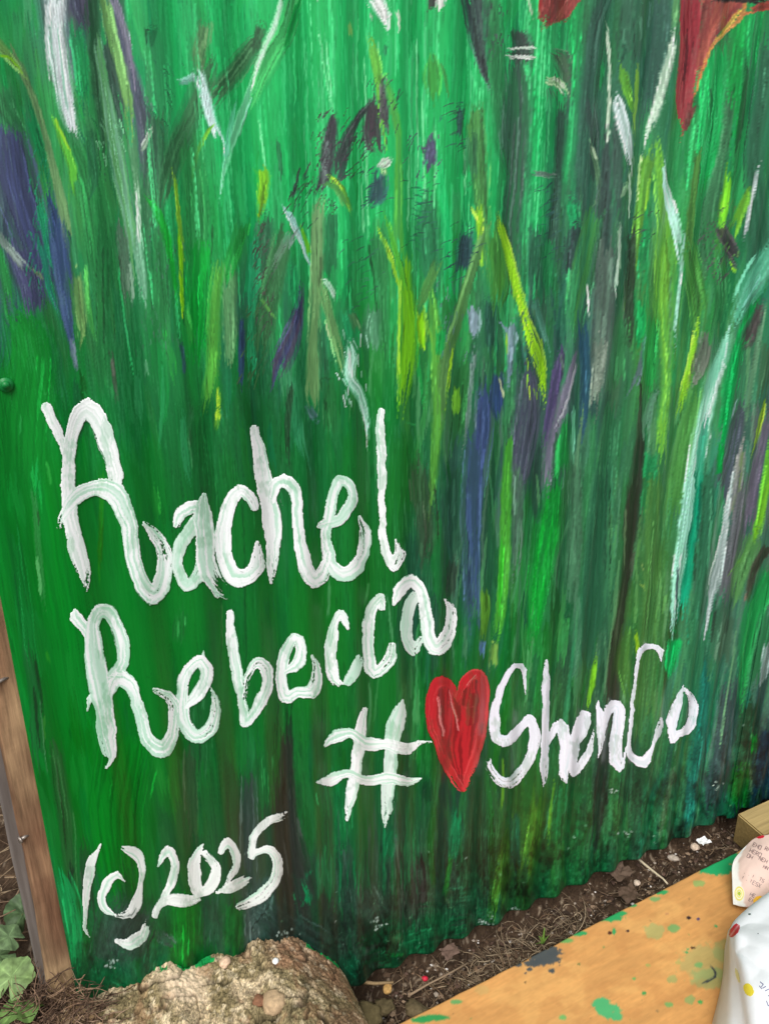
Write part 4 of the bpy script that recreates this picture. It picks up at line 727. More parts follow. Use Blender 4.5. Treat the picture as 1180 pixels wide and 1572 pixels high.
rpx, rpy = to_px(Xr, Yr, Zr)
n1 = fbm(Xr*16, Yr*16, 11, 4)[..., None]; n2 = fbm(Xr*90, Yr*90, 12, 3, .7)[..., None]; n3 = fbm(Xr*26, Yr*26, 13, 4)[..., None]; n4 = fbm(Xr*300, Yr*300, 3, 2)[..., None]
C = lin((200, 178, 142))*(1-n1)+lin((228, 206, 170))*n1
moss = ss(.42, .58, n3+.16*ss(330, 500, rpx)[..., None]); C = C*(1-moss*.75)+lin((118, 106, 66))*moss*.75; _pk = ss(.5, .62, fbm(Xr*12, Yr*12, 3, 3))[..., None]*ss(380, 430, rpx)[..., None]; C = C*(1-.5*_pk)+lin((158, 116, 92))*.5*_pk
n5 = _tab[5][(np.arange(Xr.size).reshape(Xr.shape)*7919 >> 3) & 255, (np.arange(Xr.size).reshape(Xr.shape)) & 255][..., None]; C = C+(lin((226, 208, 176))-C)*.5*ss(.58, .70, n2); C = C*(.45+.85*n4)*(.72+.5*n2)*(.42+1.15*n5)
cream = (ss(50, 12, np.abs(rpx-278-.3*(rpy-1490)))*ss(1480, 1500, rpy)*ss(1560, 1530, rpy))[..., None]*ss(.3, .5, n1+.1); C = C*(1-cream)+lin((232, 208, 176))*cream
rust = ss(.60, .68, fbm(Xr*30, Yr*30, 15, 4))[..., None]; C = C*(1-.3*rust)+lin((170, 122, 92))*.3*rust
C = C*(1-.5*pit[..., None])*(1-.55*crack[..., None])
green = ((Yr > -.009) & (fbm(Xr*60, Yr*60, 10, 3) > .42) & (((rpx > 236) & (rpx < 330)) | ((rpx > 470) & (rpx < 520))))[..., None]
C = np.where(green, lin((24, 148, 74)), C)
stone = make_mesh('stone', np.stack([Xr, Yr, Zr], -1).reshape(-1, 3), grid_faces(*Xr.shape)[:, ::-1], M_ROCK, None, C.reshape(-1, 3))
tag(stone, 'rough sandy stone lump with moss and green paint on its edge at the fence foot', 'stone')
STONE_T = None
def bvh(o): 
    m = o.matrix_world if o.parent is None else o.parent.matrix_world @ o.matrix_local
    return BVHTree.FromPolygons([m @ v.co for v in o.data.vertices], [tuple(p.vertices) for p in o.data.polygons])
bs = bvh(stone)
def cast(tree, px, py):
    v = rays(np.array([px]), np.array([py]))[0]; v = Vector(v).normalized(); return tree.ray_cast(Vector(CAM), v)

def lump(name, px, py, r, col, sq=(1, 1, .7), tree=None, zed=None, label=None, cat='pebble', mat=M_ROCK, seed=0, group=None):
    if tree is not None: loc = cast(tree, px, py)[0]
    else:
        loc = None
    if loc is None:
        p = gpt(px, py, zed if zed is not None else -.03); loc = p
    bm = bmesh.new(); bmesh.ops.create_icosphere(bm, subdivisions=3, radius=1)
    for v in bm.verts:
        nn = v.co.normalized(); a = .72+.55*float(fbm(np.array(nn.x*1.6+seed), np.array(nn.y*1.6+nn.z*1.3), seed+2, 3))
        v.co = Vector((nn.x*sq[0], nn.y*sq[1], nn.z*sq[2]))*a*r
    me = bpy.data.meshes.new(name)
    if name == 'stone_chip':
        for v in bm.verts: v.co *= .85+.35*random.random()
    bm.to_mesh(me); bm.free()
    ca = me.color_attributes.new('paint', 'FLOAT_COLOR', 'POINT')
    for i, v in enumerate(me.vertices): ca.data[i].color = (*[float(q) for q in lin(col)*(.8+.4*random.random())], 1)
    for p_ in me.polygons: p_.use_smooth = True
    me.materials.append(mat); o = bpy.data.objects.new(name, me); COL.objects.link(o); o.location = loc+Vector((0, 0, r*sq[2]*.3)); o.rotation_euler.z = seed*1.3
    tag(o, label, cat, group); return o
lump('pebble', 421, 1541, .019, (188, 160, 126), tree=bs, label='flat peach coloured pebble resting on the rough stone', seed=1)
lump('paint_chip', 423, 1476, .0055, (236, 236, 232), tree=bs, label='tiny white chip on top of the rough stone', cat='chip', mat=M_PAPER, seed=2)
lump('pebble', 398, 1538, .010, (138, 98, 74), tree=bs, label='small rusty brown pebble beside the peach pebble on the stone', seed=3)
lump('pebble', 345, 1478, .010, (222, 190, 160), tree=bs, label='pinkish pebble on the stone edge touching the painted fence', seed=4)

# ------------------------------------------------------------------ loose stuff
def tubes(name, items, mat, parent=None):
    V = []; Fc = []; C = []
    for pts, r, col in items:
        b = len(V)//1; n = len(pts)
        for i, p in enumerate(pts):
            t = (pts[min(i+1, n-1)]-pts[max(i-1, 0)]).normalized(); a = t.orthogonal().normalized(); c = t.cross(a)
            rr = r*(1-.5*i/n)
            for k_ in range(4):
                g = k_*math.pi/2; V.append(p+(a*math.cos(g)+c*math.sin(g))*rr); C.append(col)
        for i in range(n-1):
            for k_ in range(4):
                q0 = b+i*4; k2 = (k_+1) % 4; Fc.append((q0+k_, q0+k2, q0+4+k2, q0+4+k_))
        Fc.append((b, b+3, b+2, b+1)); e_ = b+(n-1)*4; Fc.append((e_, e_+1, e_+2, e_+3))
    return make_mesh(name, np.array([tuple(v) for v in V]), np.array(Fc), mat, parent, np.array(C))
def twig(x, y, zz, L, r, col, lift=.3, curl=.5, ang=None):
    a = random.uniform(0, 6.28) if ang is None else ang; el = random.uniform(-.15, lift); p = Vector((x, y, zz)); pts = [p.copy()]; ca = random.uniform(-curl, curl)
    for i in range(6):
        a += ca/3; el -= random.uniform(-.05, .15)*lift; p = p+Vector((math.cos(a)*math.cos(el), math.sin(a)*math.cos(el), math.sin(el)))*(L/6); pts.append(p.copy())
    return pts, r, lin(col)*random.uniform(.7, 1.15)
cols = [(150,128,102),(120,98,78),(176,154,124),(96,78,62),(138,112,86)]
items = []
def zone(n, x0, x1, y0, y1, L, r, zf=gz, lift=.3, pal=cols, up=.004, curl=.9):
    for _ in range(n):
        x_ = random.uniform(x0, x1); y_ = random.uniform(y0, y1)
        items.append(twig(x_, y_, zf(x_, y_)+random.uniform(0, up), random.uniform(*L), random.uniform(*r), random.choice(pal), lift, curl))
zone(900, .42, 1.75, -.20, .03, (.012, .05), (.0004, .0011), up=.008)
zone(170, .62, .92, -.16, -.02, (.03, .09), (.0005, .0011), up=.02, curl=2.0, pal=[(150,132,106),(124,106,84),(176,156,128)])
zone(240, .60, .95, -.17, -.01, (.02, .06), (.0004, .0009), up=.016, curl=.7, lift=.5, pal=[(140,120,96),(110,92,74),(90,74,60)])
zone(900, .38, .74, -.45, -.02, (.015, .05), (.0005, .0013), up=.014)
zone(1100, -.42, .0, -.30, .10, (.03, .10), (.0005, .0013), up=.035, pal=[(150,122,100),(128,102,84),(172,146,122),(104,80,66)], curl=.8)
zone(900, -.17, -.01, -.08, .03, (.02, .07), (.0005, .0013), up=.035, lift=.6, pal=[(142,114,92),(116,92,76),(170,142,118),(88,68,56),(66,50,42)])
zone(300, -.13, -.015, -.03, .012, (.02, .06), (.0005, .0012), up=.085, lift=1.0, pal=[(120,96,78),(150,122,98),(84,66,54)])
zone(260, -.6, -.1, .05, .5, (.05, .2), (.0006, .002), up=.08, lift=.9)
tw = tubes('dry_twigs', items, M_TWIG); tag(tw, 'dry twigs and needles lying on the soil', None, None, 'stuff')
# litter flakes and grit
V = []; Fc = []; C = []
for _ in range(2600):
    _q = random.random()
    if _q < .5: x_, y_ = random.uniform(.40, 1.8), random.uniform(-.24, .03)
    elif _q < .72: x_, y_ = random.uniform(.40, .75), random.uniform(-.45, -.02)
    else: x_, y_ = random.uniform(-.4, .12), random.uniform(-.3, .1)
    zc = gz(x_, y_)+random.uniform(.0, .008); s_ = random.uniform(.002, .008); rot = Matrix.Rotation(random.uniform(0, 6.28), 3, 'Z') @ Matrix.Rotation(random.uniform(-.9, .9), 3, 'X')
    b = len(V); c = lin(random.choice([(96,76,60),(124,100,78),(64,52,42),(156,132,108),(104,82,70),(76,60,50)]))
    for a, d_, h in [(-1, -.4, 0), (0, -.6, .3), (1, -.2, 0), (.9, .4, .1), (0, .6, .35), (-.8, .45, 0)]:
        V.append(Vector((x_, y_, zc))+rot @ Vector((a*s_, d_*s_, h*s_))); C.append(c)
    Fc += [(b, b+1, b+4, b+5), (b+1, b+2, b+3, b+4)]
tag(make_mesh('leaf_litter', np.array([tuple(v) for v in V]), np.array(Fc), M_TWIG, None, np.array(C), False), 'crumbled brown leaf litter on the soil', None, None, 'stuff')
V = []; Fc = []; C = []
ico = [(0,0,1),(.9,0,.3),(.28,.85,.3),(-.72,.53,.3),(-.72,-.53,.3),(.28,-.85,.3),(0,0,-.6)]
for _ in range(4600):
    x_, y_ = (random.uniform(.38, .82), random.uniform(-.46, .0)) if _ > 3000 else (random.uniform(.40, 1.85), random.uniform(-.24, .04)) if random.random() < .7 else (random.uniform(-.4, .12), random.uniform(-.3, .1))
    zc = gz(x_, y_); s_ = random.uniform(.0012, .0042)*(1.8 if random.random() < .06 else 1); b = len(V)
    c = lin(random.choice([(80,64,52),(100,82,66),(62,50,42),(48,38,32),(128,112,96),(170,156,140)] if random.random() > .05 else [(228,222,214)]))
    for q in ico: V.append((x_+q[0]*s_*random.uniform(.7, 1.2), y_+q[1]*s_*random.uniform(.7, 1.2), zc+q[2]*s_)); C.append(c)
    for i in range(5): j = (i+1) % 5; Fc += [(b, b+1+i, b+1+j), (b+6, b+1+j, b+1+i)]
tag(make_mesh('gravel', np.array(V), np.array(Fc), M_TWIG, None, np.array(C), False), 'small clods and grit in the soil', None, None, 'stuff')
# single pale stick, berry, leaf scraps, rag
def stick(name, pxs, zed, r, col, label, cat='stick'):
    pts = [gpt(a, b, zed) for a, b in pxs]; o = tubes(name, [(pts, r, lin(col))], M_TWIG); tag(o, label, cat); return o
stick('stick', [(979,1319),(990,1328),(1000,1336),(1010,1344),(1017,1349),(1024,1357)], -.015, .0034, (206,190,160), 'pale bent stick lying on the soil beside the orange board')
stick('stick', [(628,1528),(655,1512),(690,1494),(718,1478)], -.012, .0024, (150,128,104), 'brown straight twig on the soil beside the red speck')
stick('stick', [(556,1508),(575,1510),(604,1508)], -.012, .0040, (150,126,92), 'short thick twig lying under the fence edge near the stone')
lump('berry', 652, 1503, .0058, (206,36,62), zed=-.02, label='small red berry on the soil between fence and orange board', cat='berry', mat=M_DAB, seed=5)
lump('pebble', 1066, 1301, .010, (204,182,160), zed=-.025, label='round cream pebble beside the crumpled white scrap', seed=6)
lump('pebble', 977, 1356, .008, (206,186,166), zed=-.025, label='small pale pebble beside the bent stick', seed=7)
lump('pebble', 595, 1517, .012, (190,150,92), (1.1,.7,.5), zed=-.02, label='yellow brown stone chip under the fence edge', seed=8)
lump('pebble', 1033, 1318, .012, (180,166,150), (1,.7,.5), zed=-.02, label='grey pebble on the soil between bent stick and white scrap', seed=9)
lump('stone_chip', 640, 1556, .022, (112, 98, 72), (1.2,.8,.5), zed=-.03, label='mossy tan stone chip between the big stone and the orange board', cat='stone', seed=11)
lump('stone_chip', 588, 1548, .018, (100, 88, 62), (1,.9,.5), zed=-.03, label='small mossy chip touching the right side of the big stone', cat='stone', seed=12)
lump('stone_chip', 566, 1562, .026, (108, 96, 66), (1.1,.9,.5), zed=-.03, label='mossy chip at the lower right foot of the big stone', cat='stone', seed=13)
def scrap(name, px, py, zed, r, col, label, cat, seed=0, flat=.35):
    p = gpt(px, py, zed); n = 16; V = []; Fc = []; C = []
    for i in range(n):
        for j in range(n):
            u, v = i/(n-1)*2-1, j/(n-1)*2-1; d = max(abs(u), abs(v)); rr = .75+.4*float(vn(np.array(u*2+seed), np.array(v*2), seed))
            V.append((p.x+u*r*rr, p.y+v*r*rr*.8, p.z+flat*r*(float(fbm(np.array(u*2.5+seed*3), np.array(v*2.5), seed+1, 3))-.3)*2)); C.append(lin(col))
    return tag(make_mesh(name, np.array(V), grid_faces(n, n), M_PAPER, None, np.array(C)), label, cat)
scrap('paper_scrap', 1079, 1292, -.02, .014, (236,236,234), 'crumpled white scrap on the soil near the timber end', 'scrap', 3)
scrap('dead_leaf', 950, 1340, -.02, .026, (96,78,64), 'curled brown dead leaf near the bent stick', 'leaf', 4)
scrap('dead_leaf', 690, 1462, -.012, .017, (110,88,76), 'folded pinkish brown dead leaf under the fence edge', 'leaf', 5)
scrap('dead_leaf', 965, 1372, -.02, .022, (88,70,56), 'flat dark brown dead leaf closest to the orange board', 'leaf', 6)
scrap('dead_leaf', 100, 1508, .205, .014, (208,160,128), 'pale orange dead leaf at the foot of the timber post', 'leaf', 7)

# ------------------------------------------------------------------ timber post and strip behind the sheet
def taper_box(name, x0, x1, y0, y1, z0, z1, mat, parent=None, seg=60, bev=.004, wob=.0015, seed=0):
    bm = bmesh.new(); ring = []
    prof_ = []
    for cx_, cy_, a0 in [(x0+bev, y0+bev, math.pi), (x1-bev, y0+bev, 1.5*math.pi), (x1-bev, y1-bev, 0), (x0+bev, y1-bev, .5*math.pi)]:
        for q in range(3): a = a0+q*math.pi/4; prof_.append((cx_+bev*math.cos(a), cy_+bev*math.sin(a)))
    prof_ = [q for i_, q in enumerate(prof_) for q in ([q]+([tuple(q[c_]+(prof_[(i_+1) % 12][c_]-q[c_])*t_/5 for c_ in (0, 1)) for t_ in range(1, 5)] if i_ % 3 == 2 else []))]
    for i in range(seg+1):
        zz = z0+(z1-z0)*i/seg; r_ = []
        for j, (a, b) in enumerate(prof_):
            w1 = (float(vn(np.array(zz*9), np.array(j*.5), seed))-.5)*wob*2; w2 = (float(vn(np.array(zz*3.), np.array(1.), seed+1))-.5)*wob*3
            r_.append(bm.verts.new((a+w1+w2, b+w1, zz)))
        ring.append(r_)
    n = len(prof_)
    for i in range(seg):
        for j in range(n): bm.faces.new((ring[i][j], ring[i][(j+1) % n], ring[i+1][(j+1) % n], ring[i+1][j]))
    bm.faces.new(ring[0][::-1]); bm.faces.new(ring[-1]); 
    return obj_bm(name, bm, mat, parent)
pxl = lambda a, b, yy: (float(on_wall(np.array(float(a)), np.array(float(b)), yy)[0]), float(on_wall(np.array(float(a)), np.array(float(b)), yy)[1]))
post = empty('timber_post', (-.07, .03, .1), 'brown weathered timber post behind the left cut end of the painted fence', 'post')
xp = pxl(36, 1330, .014)[0]
b = taper_box('post', xp, xp+.10, .012, .10, .0, 2.0, M_WOOD, post, seed=3, seg=260, bev=.007, wob=.003); b.name = 'beam'
_co = np.array([v.co[:] for v in b.data.vertices]); _t = fbm(_co[:, 2]*7, _co[:, 0]*30, 4, 4)[:, None]; _u = fbm(_co[:, 2]*2.2+3, _co[:, 0]*22, 6, 3)[:, None]
_c = lin((182, 152, 114))*(1-ss(.35,.65,_t))+lin((122, 98, 74))*ss(.35,.65,_t); _c = _c*(.8+.4*vn(_co[:, 2]*60, _co[:, 0]*260, 3)[:, None]); _c = _c*(1-.6*ss(.5, .7, _u))+lin((120, 80, 60))*.6*ss(.5, .7, _u)
_s = (.35*ss(xp+.045, xp+.07, _co[:, 0])*ss(.25, .45, _co[:, 2])*ss(.75, .55, _co[:, 2]))[:, None]; _c = _c*(1-_s)+lin((146, 88, 62))*_s
_ca = b.data.color_attributes.new('paint', 'FLOAT_COLOR', 'POINT'); _ca.data.foreach_set('color', np.concatenate([_c, np.ones((len(_c), 1))], 1).astype(np.float32).ravel())
b.data.transform(Matrix.Translation(-post.location))
strip = taper_box('grey_strip', pxl(4, 1250, .05)[0], pxl(30, 1290, .05)[0]+.004, .045, .09, .02, 2.0, M_STRIP, None, seed=5, bev=.003); strip.name = 'fence_stake'
tag(strip, 'narrow grey stake standing behind the brown timber post', 'stake')
def bolt(p, d, L, r, head, parent):
    d = Vector(d).normalized(); bm = bmesh.new()
    bmesh.ops.create_cone(bm, cap_ends=True, segments=14, radius1=r, radius2=r, depth=L, matrix=Matrix.Translation((0, 0, L/2)))
    bmesh.ops.create_cone(bm, cap_ends=True, segments=18, radius1=r*head, radius2=r*head*.85, depth=r*.9, matrix=Matrix.Translation((0, 0, L)))
    o = obj_bm('screw', bm, M_STEEL, parent); o.rotation_euler = d.to_track_quat('Z', 'Y').to_euler(); o.location = Vector(p)-parent.location; return o
for (a, c, L) in [(19, 1038, .028), (46, 1282, .014)]:
    q = pxl(a, c, .013); bolt((q[0], .016, q[1]), (-.9, -.45, -.06), L, .0026, 2.1, post)

# ------------------------------------------------------------------ orange board
ZB = -.008
A = gpt(617, 1570, ZB); B = gpt(1099, 1324, ZB); d = (B-A).normalized(); nrm = Vector((d.y, -d.x, 0))
A2 = A-d*.25; LB = (B-A).length+.55; WB = .62
nu, nv = 470, 250
u = np.linspace(0, LB, nu); v = np.linspace(0, WB, nv); U, Vv = np.meshgrid(u, v)
v_edge = (fbm(U*20, U*0, 3, 3)-.5)*.003
X = A2.x+d.x*U+nrm.x*(Vv+v_edge*(Vv < .003)); Y = A2.y+d.y*U+nrm.y*(Vv+v_edge*(Vv < .003)); Zb = ZB+(fbm(U*3, Vv*3, 5, 3)-.5)*.004+0*U
bx, by = to_px(X, Y, Zb)
BL = Layer(560, 1230, 1300, 1700, 1.0); BL.C[:] = np.array((214, 156, 92))/255
gx = BL.x0+np.arange(BL.W)[None, :]+np.zeros((BL.H, 1)); gy = BL.y0+np.arange(BL.H)[:, None]+np.zeros((1, BL.W))
al_ = gx*.89-gy*.45; ac_ = gx*.45+gy*.89
t1 = fbm(al_*.010, ac_*.05, 4, 4)[..., None]; t2 = fbm(al_*.03, ac_*.25, 6, 3)[..., None]
BL.C[:] = BL.C*(.93+.14*t1)*(.95+.1*t2); k1 = ss(.5, .68, fbm(gx*.02, gy*.03, 8, 4))[..., None]; BL.C[:] = BL.C*(1-.5*k1)+np.array((230, 176, 106))/255*.5*k1
k2 = ss(.56, .7, fbm(gx*.035, gy*.05, 12, 4))[..., None]; BL.C[:] = BL.C*(1-.3*k2)+np.array((192, 132, 76))/255*.3*k2
k3 = ss(.55, .72, fbm(gx*.12+3, gy*.16, 14, 3))[..., None]; BL.C[:] = BL.C*(1-.12*k3)+np.array((184, 124, 70))/255*.12*k3; BL.C *= (.975+.05*vn(al_*.12, ac_*.6, 3))[..., None]
def dab(px, py, w, h, col, a=1., ragged=.35):
    i0 = int(max(px-w*1.2-2-BL.x0, 0)); i1 = int(max(px+w*1.2+2-BL.x0, 0)); j0 = int(max(py-h*1.2-2-BL.y0, 0)); j1 = int(max(py+h*1.2+2-BL.y0, 0)); q_ = (slice(j0, j1), slice(i0, i1))
    if gx[q_].size == 0: return
    X_ = (gx[q_]-px)/w*2; Y_ = (gy[q_]-py)/h*2; r = np.hypot(X_, Y_)*(1+(fbm(gx[q_]*.22, gy[q_]*.22, int(px) % 13, 3)-.5)*ragged*2)
    al = (np.clip((1-r)/.18, 0, 1)*a)[..., None]; BL.C[q_] = BL.C[q_]*(1-al)+np.array(col)/255*al
G1 = (84, 176, 112); G2 = (40, 160, 92)
for t_ in [(1005,1430,34,26,(160,176,110),.6),(1034,1425,22,14,(110,170,100),.8),(1072,1356,18,11,(140,176,100),.8),(1098,1422,6,4,G2,.9),(1085,1478,90,60,(160,172,110),.45),(1090,1502,66,36,(120,165,105),.45),(1112,1460,40,40,(130,168,105),.4),(1106,1337,5,4,G2,.9),
  (1072,1481,15,9,(110,170,100),.8),(1031,1503,18,14,(140,165,100),.6),(1058,1535,18,14,(130,168,100),.7),(1026,1542,14,9,(110,170,95),.8),(988,1525,8,6,(50,150,80),.9),(1074,1538,9,6,(60,160,80),.9),(932,1552,40,24,G1,1),(922,1540,30,16,G1,1),(945,1560,22,16,G1,1),(863,1562,12,9,(110,180,100),.9),
  (973,1502,6,4,(90,170,90),.9),(1053,1462,5,4,G2,.8),(1055,1457,4,4,G2,.8),(994,1482,8,5,(140,175,90),.6),(1040,1478,10,6,(160,175,95),.5),(935,1432,7,5,(60,30,25),.9),(963,1429,6,4,(50,30,40),1),(1057,1409,8,5,(40,26,34),1),(1071,1411,5,5,(70,60,110),1),(1063,1455,7,3,(60,35,25),1),
  (1023,1403,6,4,(190,130,90),.7),(1100,1333,60,22,(38,165,100),1),(1120,1318,60,20,(38,165,100),1),(935,1408,44,14,G2,.95),(952,1402,22,8,G2,.9),(888,1433,26,8,G2,.9),(942,1430,6,12,G2,.9),(1014,1370,20,7,G2,.9),(868,1444,22,8,(90,170,90),.8),(971,1390,14,6,G2,.8),(1005,1380,18,8,(110,165,100),.8),
  (760,1474,14,8,(110,176,96),.5),(740,1520,24,16,(200,176,110),.4),(700,1538,20,8,(60,165,95),.7),(668,1562,50,10,(40,150,80),.9),(645,1566,30,10,(40,150,80),.9),(1166,1350,30,30,(150,170,110),.4),(888,1480,5,3,(70,110,60),.8),(926,1454,4,3,(120,150,80),.8),(806,1508,3,3,(70,60,40),.8),(1008,1552,5,4,(120,100,70),.6)]: dab(*t_)
# dark spill of grey paint over the back edge
for (a, b_, w_, h_) in [(836,1470,44,24),(818,1479,40,12),(848,1459,22,16),(795,1480,14,8),(812,1488,10,6),(846,1490,10,8),(806,1494,5,4)]: dab(a, b_, w_, h_, (74, 80, 82), .97, .6)
brush(BL, [(1086,1480,2),(1096,1490,3),(1097,1499,3.4),(1088,1505,3.4),(1078,1510,4)], np.array((52,58,64))/255, 1, .0, .0)
for _ in range(160):
    a, b_ = rng.uniform(640, 1280), rng.uniform(1330, 1690); dab(a, b_, rng.uniform(1.5, 4), rng.uniform(1.5, 3), [(190,130,80),(120,150,80),(150,110,70)][rng.integers(3)], .6) if _ < 60 else None
ix = np.clip(bx-BL.x0, 0, BL.W-2); iy = np.clip(by-BL.y0, 0, BL.H-2); xi = ix.astype(int); yi = iy.astype(int); fx = (ix-xi)[..., None]; fy = (iy-yi)[..., None]
BC = (BL.C[yi, xi]*(1-fx)+BL.C[yi, xi+1]*fx)*(1-fy)+(BL.C[yi+1, xi]*(1-fx)+BL.C[yi+1, xi+1]*fx)*fy
TH = .016; top = np.stack([X, Y, Zb], -1)
edgeC = lin((196, 150, 96))*np.ones((1, nu, 3))
def row(r, dz): q = top[r:r+1].copy(); q[..., 2] += dz; return q
full = np.concatenate([row(0, -TH), row(0, -.0015), top, row(nv-1, -.0015), row(nv-1, -TH)], 0)
CC = np.concatenate([edgeC, lin(BC[:1]*255), lin(np.clip(BC, 0, 1)*255), edgeC, edgeC], 0)
board = make_mesh('board', full.reshape(-1, 3), grid_faces(nv+4, nu)[:, ::-1], M_BOARD, None, CC.reshape(-1, 3))
# close ends and underside
bm = bmesh.new(); bm.from_mesh(board.data); bmesh.ops.holes_fill(bm, edges=[e for e in bm.edges if e.is_boundary], sides=0); bmesh.ops.recalc_face_normals(bm, faces=bm.faces); bm.to_mesh(board.data); bm.free()
tag(board, 'orange painted board with green splatters lying on the ground before the fence', 'board')
bb = bvh(board)

# ------------------------------------------------------------------ timber end at the right
E1 = gpt(1131, 1249, .045)
def pbox(name, corners_top, z0, z1, mat, bev=.003):
    bm = bmesh.new(); t = [bm.verts.new((c[0], c[1], z1)) for c in corners_top]; q = [bm.verts.new((c[0], c[1], z0)) for c in corners_top]
    bm.faces.new(t); bm.faces.new(q[::-1])
    for i in range(4): j = (i+1) % 4; bm.faces.new((t[i], q[i], q[j], t[j]))
    bmesh.ops.recalc_face_normals(bm, faces=bm.faces); bmesh.ops.bevel(bm, geom=list(bm.edges), offset=bev, segments=2, affect='EDGES')
    return obj_bm(name, bm, mat, None, False)
e2 = gpt(1172, 1284, .04); e1 = gpt(1131, 1249, .04)
cx1 = [(e1.x, e1.y), (e1.x+.9, e1.y-.0), (e2.x+.9, e2.y), (e2.x, e2.y)]
beam = pbox('timber_beam', cx1, -.04, .04, M_BEAM)
M_END = mat_paint('end_grain', .9, .12, .8, (160, 160, 160), vary=.3, attr=False, color=lin1((140, 118, 74))); beam.data.materials.append(M_END)
for p_ in beam.data.polygons:
    if p_.normal.x < -.5: p_.material_index = 1
tag(beam, 'sawn end of pale squared timber lying against the fence foot at right', 'beam')

# ------------------------------------------------------------------ paper things on the board
def surf(name, ctrl, nu_, nv_, mat, colfn, parent=None, th=.0006, crum=.0, seed=0, cs=30):
    """smooth patch through a rows x cols grid of 3-D control points"""
    C_ = np.array([[list(p) for p in r] for r in ctrl], float)
    def interp(Cx, n):
        m = len(Cx); t = np.linspace(0, m-1, n); out = []
        Q = np.concatenate([[2*Cx[0]-Cx[1]], Cx, [2*Cx[-1]-Cx[-2]]])
        for tt in t:
            i = min(int(tt), m-2); f_ = tt-i; a, b, c, e = Q[i], Q[i+1], Q[i+2], Q[i+3]
            out.append(.5*(2*b+(-a+c)*f_+(2*a-5*b+4*c-e)*f_*f_+(-a+3*b-3*c+e)*f_**3))
        return np.array(out)
    G = interp(C_, nv_); G = np.swapaxes(interp(np.swapaxes(G, 0, 1), nu_), 0, 1)
    uu, vv = np.meshgrid(np.linspace(0, 1, nu_), np.linspace(0, 1, nv_))
    if crum: G[..., 2] += (np.abs(fbm(uu*cs/8, vv*cs/8, seed, 2)-.5)*2)*crum+(np.abs(vn(uu*cs/4+vv*3, vv*cs/5-uu*4, seed+3)-.5)*2)*crum*.35
    col = colfn(uu, vv, G)
    o = make_mesh(name, G.reshape(-1, 3), grid_faces(nv_, nu_), mat, parent, col.reshape(-1, 3))
    md = o.modifiers.new('thick', 'SOLIDIFY'); md.thickness = th; md.offset = 0
    return o
g = lambda a, b, z_: tuple(gpt(a, b, z_))
# folded white paper bag / towel
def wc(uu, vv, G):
    t = ss(.34, .26, vv)[..., None]*ss(.7, .3, uu)[..., None]; return np.ones(G.shape)*(lin((246, 247, 250))*(1-t)+lin((222, 211, 196))*t)  # white paper; shade of the underside painted beige into the lower left rows
bagrt = empty('paper_towel', tuple(gpt(1150, 1560, 0)), 'bulging white paper towel with red and yellow paint dabs on the orange board', 'paper towel')
ctrl = [[g(1088,1590,.0), g(1107,1510,.0), g(1113,1450,.012), g(1128,1418,.012), g(1200,1372,.012)],
        [g(1100,1592,.03), g(1112,1500,.035), g(1118,1445,.045), g(1130,1416,.05), g(1205,1362,.05)],
        [g(1140,1600,.07), g(1130,1500,.085), g(1122,1440,.085), g(1138,1405,.085), g(1212,1348,.085)],
        [g(1178,1640,.10), g(1152,1510,.115), g(1142,1450,.11), g(1160,1420,.105), g(1225,1372,.105)],
        [g(1300,1690,.12), g(1240,1560,.13), g(1215,1480,.13), g(1220,1440,.125), g(1280,1400,.12)],
        [g(1420,1700,.06), g(1400,1600,.07), g(1390,1520,.07), g(1380,1460,.07), g(1380,1420,.06)]]
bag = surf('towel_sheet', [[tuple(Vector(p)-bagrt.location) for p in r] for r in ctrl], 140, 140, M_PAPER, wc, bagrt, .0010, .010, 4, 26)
# receipt-like slip
sliprt = empty('printed_slip', tuple(gpt(1150, 1370, 0)), 'curled pink printed paper slip with yellow flower mark behind the white towel', 'paper slip')
def pc(uu, vv, G):
    c = np.ones(G.shape)*lin((226, 196, 182)); e = ss(.16, .10, uu+.06*(fbm(uu*0, vv*20, 3, 2)-.5)-.12*ss(.5, 1, vv))[..., None]
    return c*(1-e)+lin((238, 236, 228))*e
ctrl = [[g(1140,1303,.055), g(1158,1287,.065), g(1185,1280,.07), g(1240,1262,.06)],
        [g(1124,1325,.045), g(1150,1318,.062), g(1185,1310,.068), g(1245,1292,.05)],
        [g(1123,1355,.028), g(1150,1352,.045), g(1188,1345,.05), g(1250,1325,.035)],
        [g(1124,1390,.006), g(1150,1394,.010), g(1190,1384,.02), g(1262,1370,.01)]]
slip = surf('slip_sheet', [[tuple(Vector(p)-sliprt.location) for p in r] for r in ctrl], 70, 60, M_PAPER, pc, sliprt, .0005, .003, 6, 20)
bpy.context.view_layer.update()
def worldtree(o):
    m = o.matrix_world; return BVHTree.FromPolygons([m @ v.co for v in o.data.vertices], [tuple(p.vertices) for p in o.data.polygons])
tb, tsl = worldtree(bag), worldtree(slip)
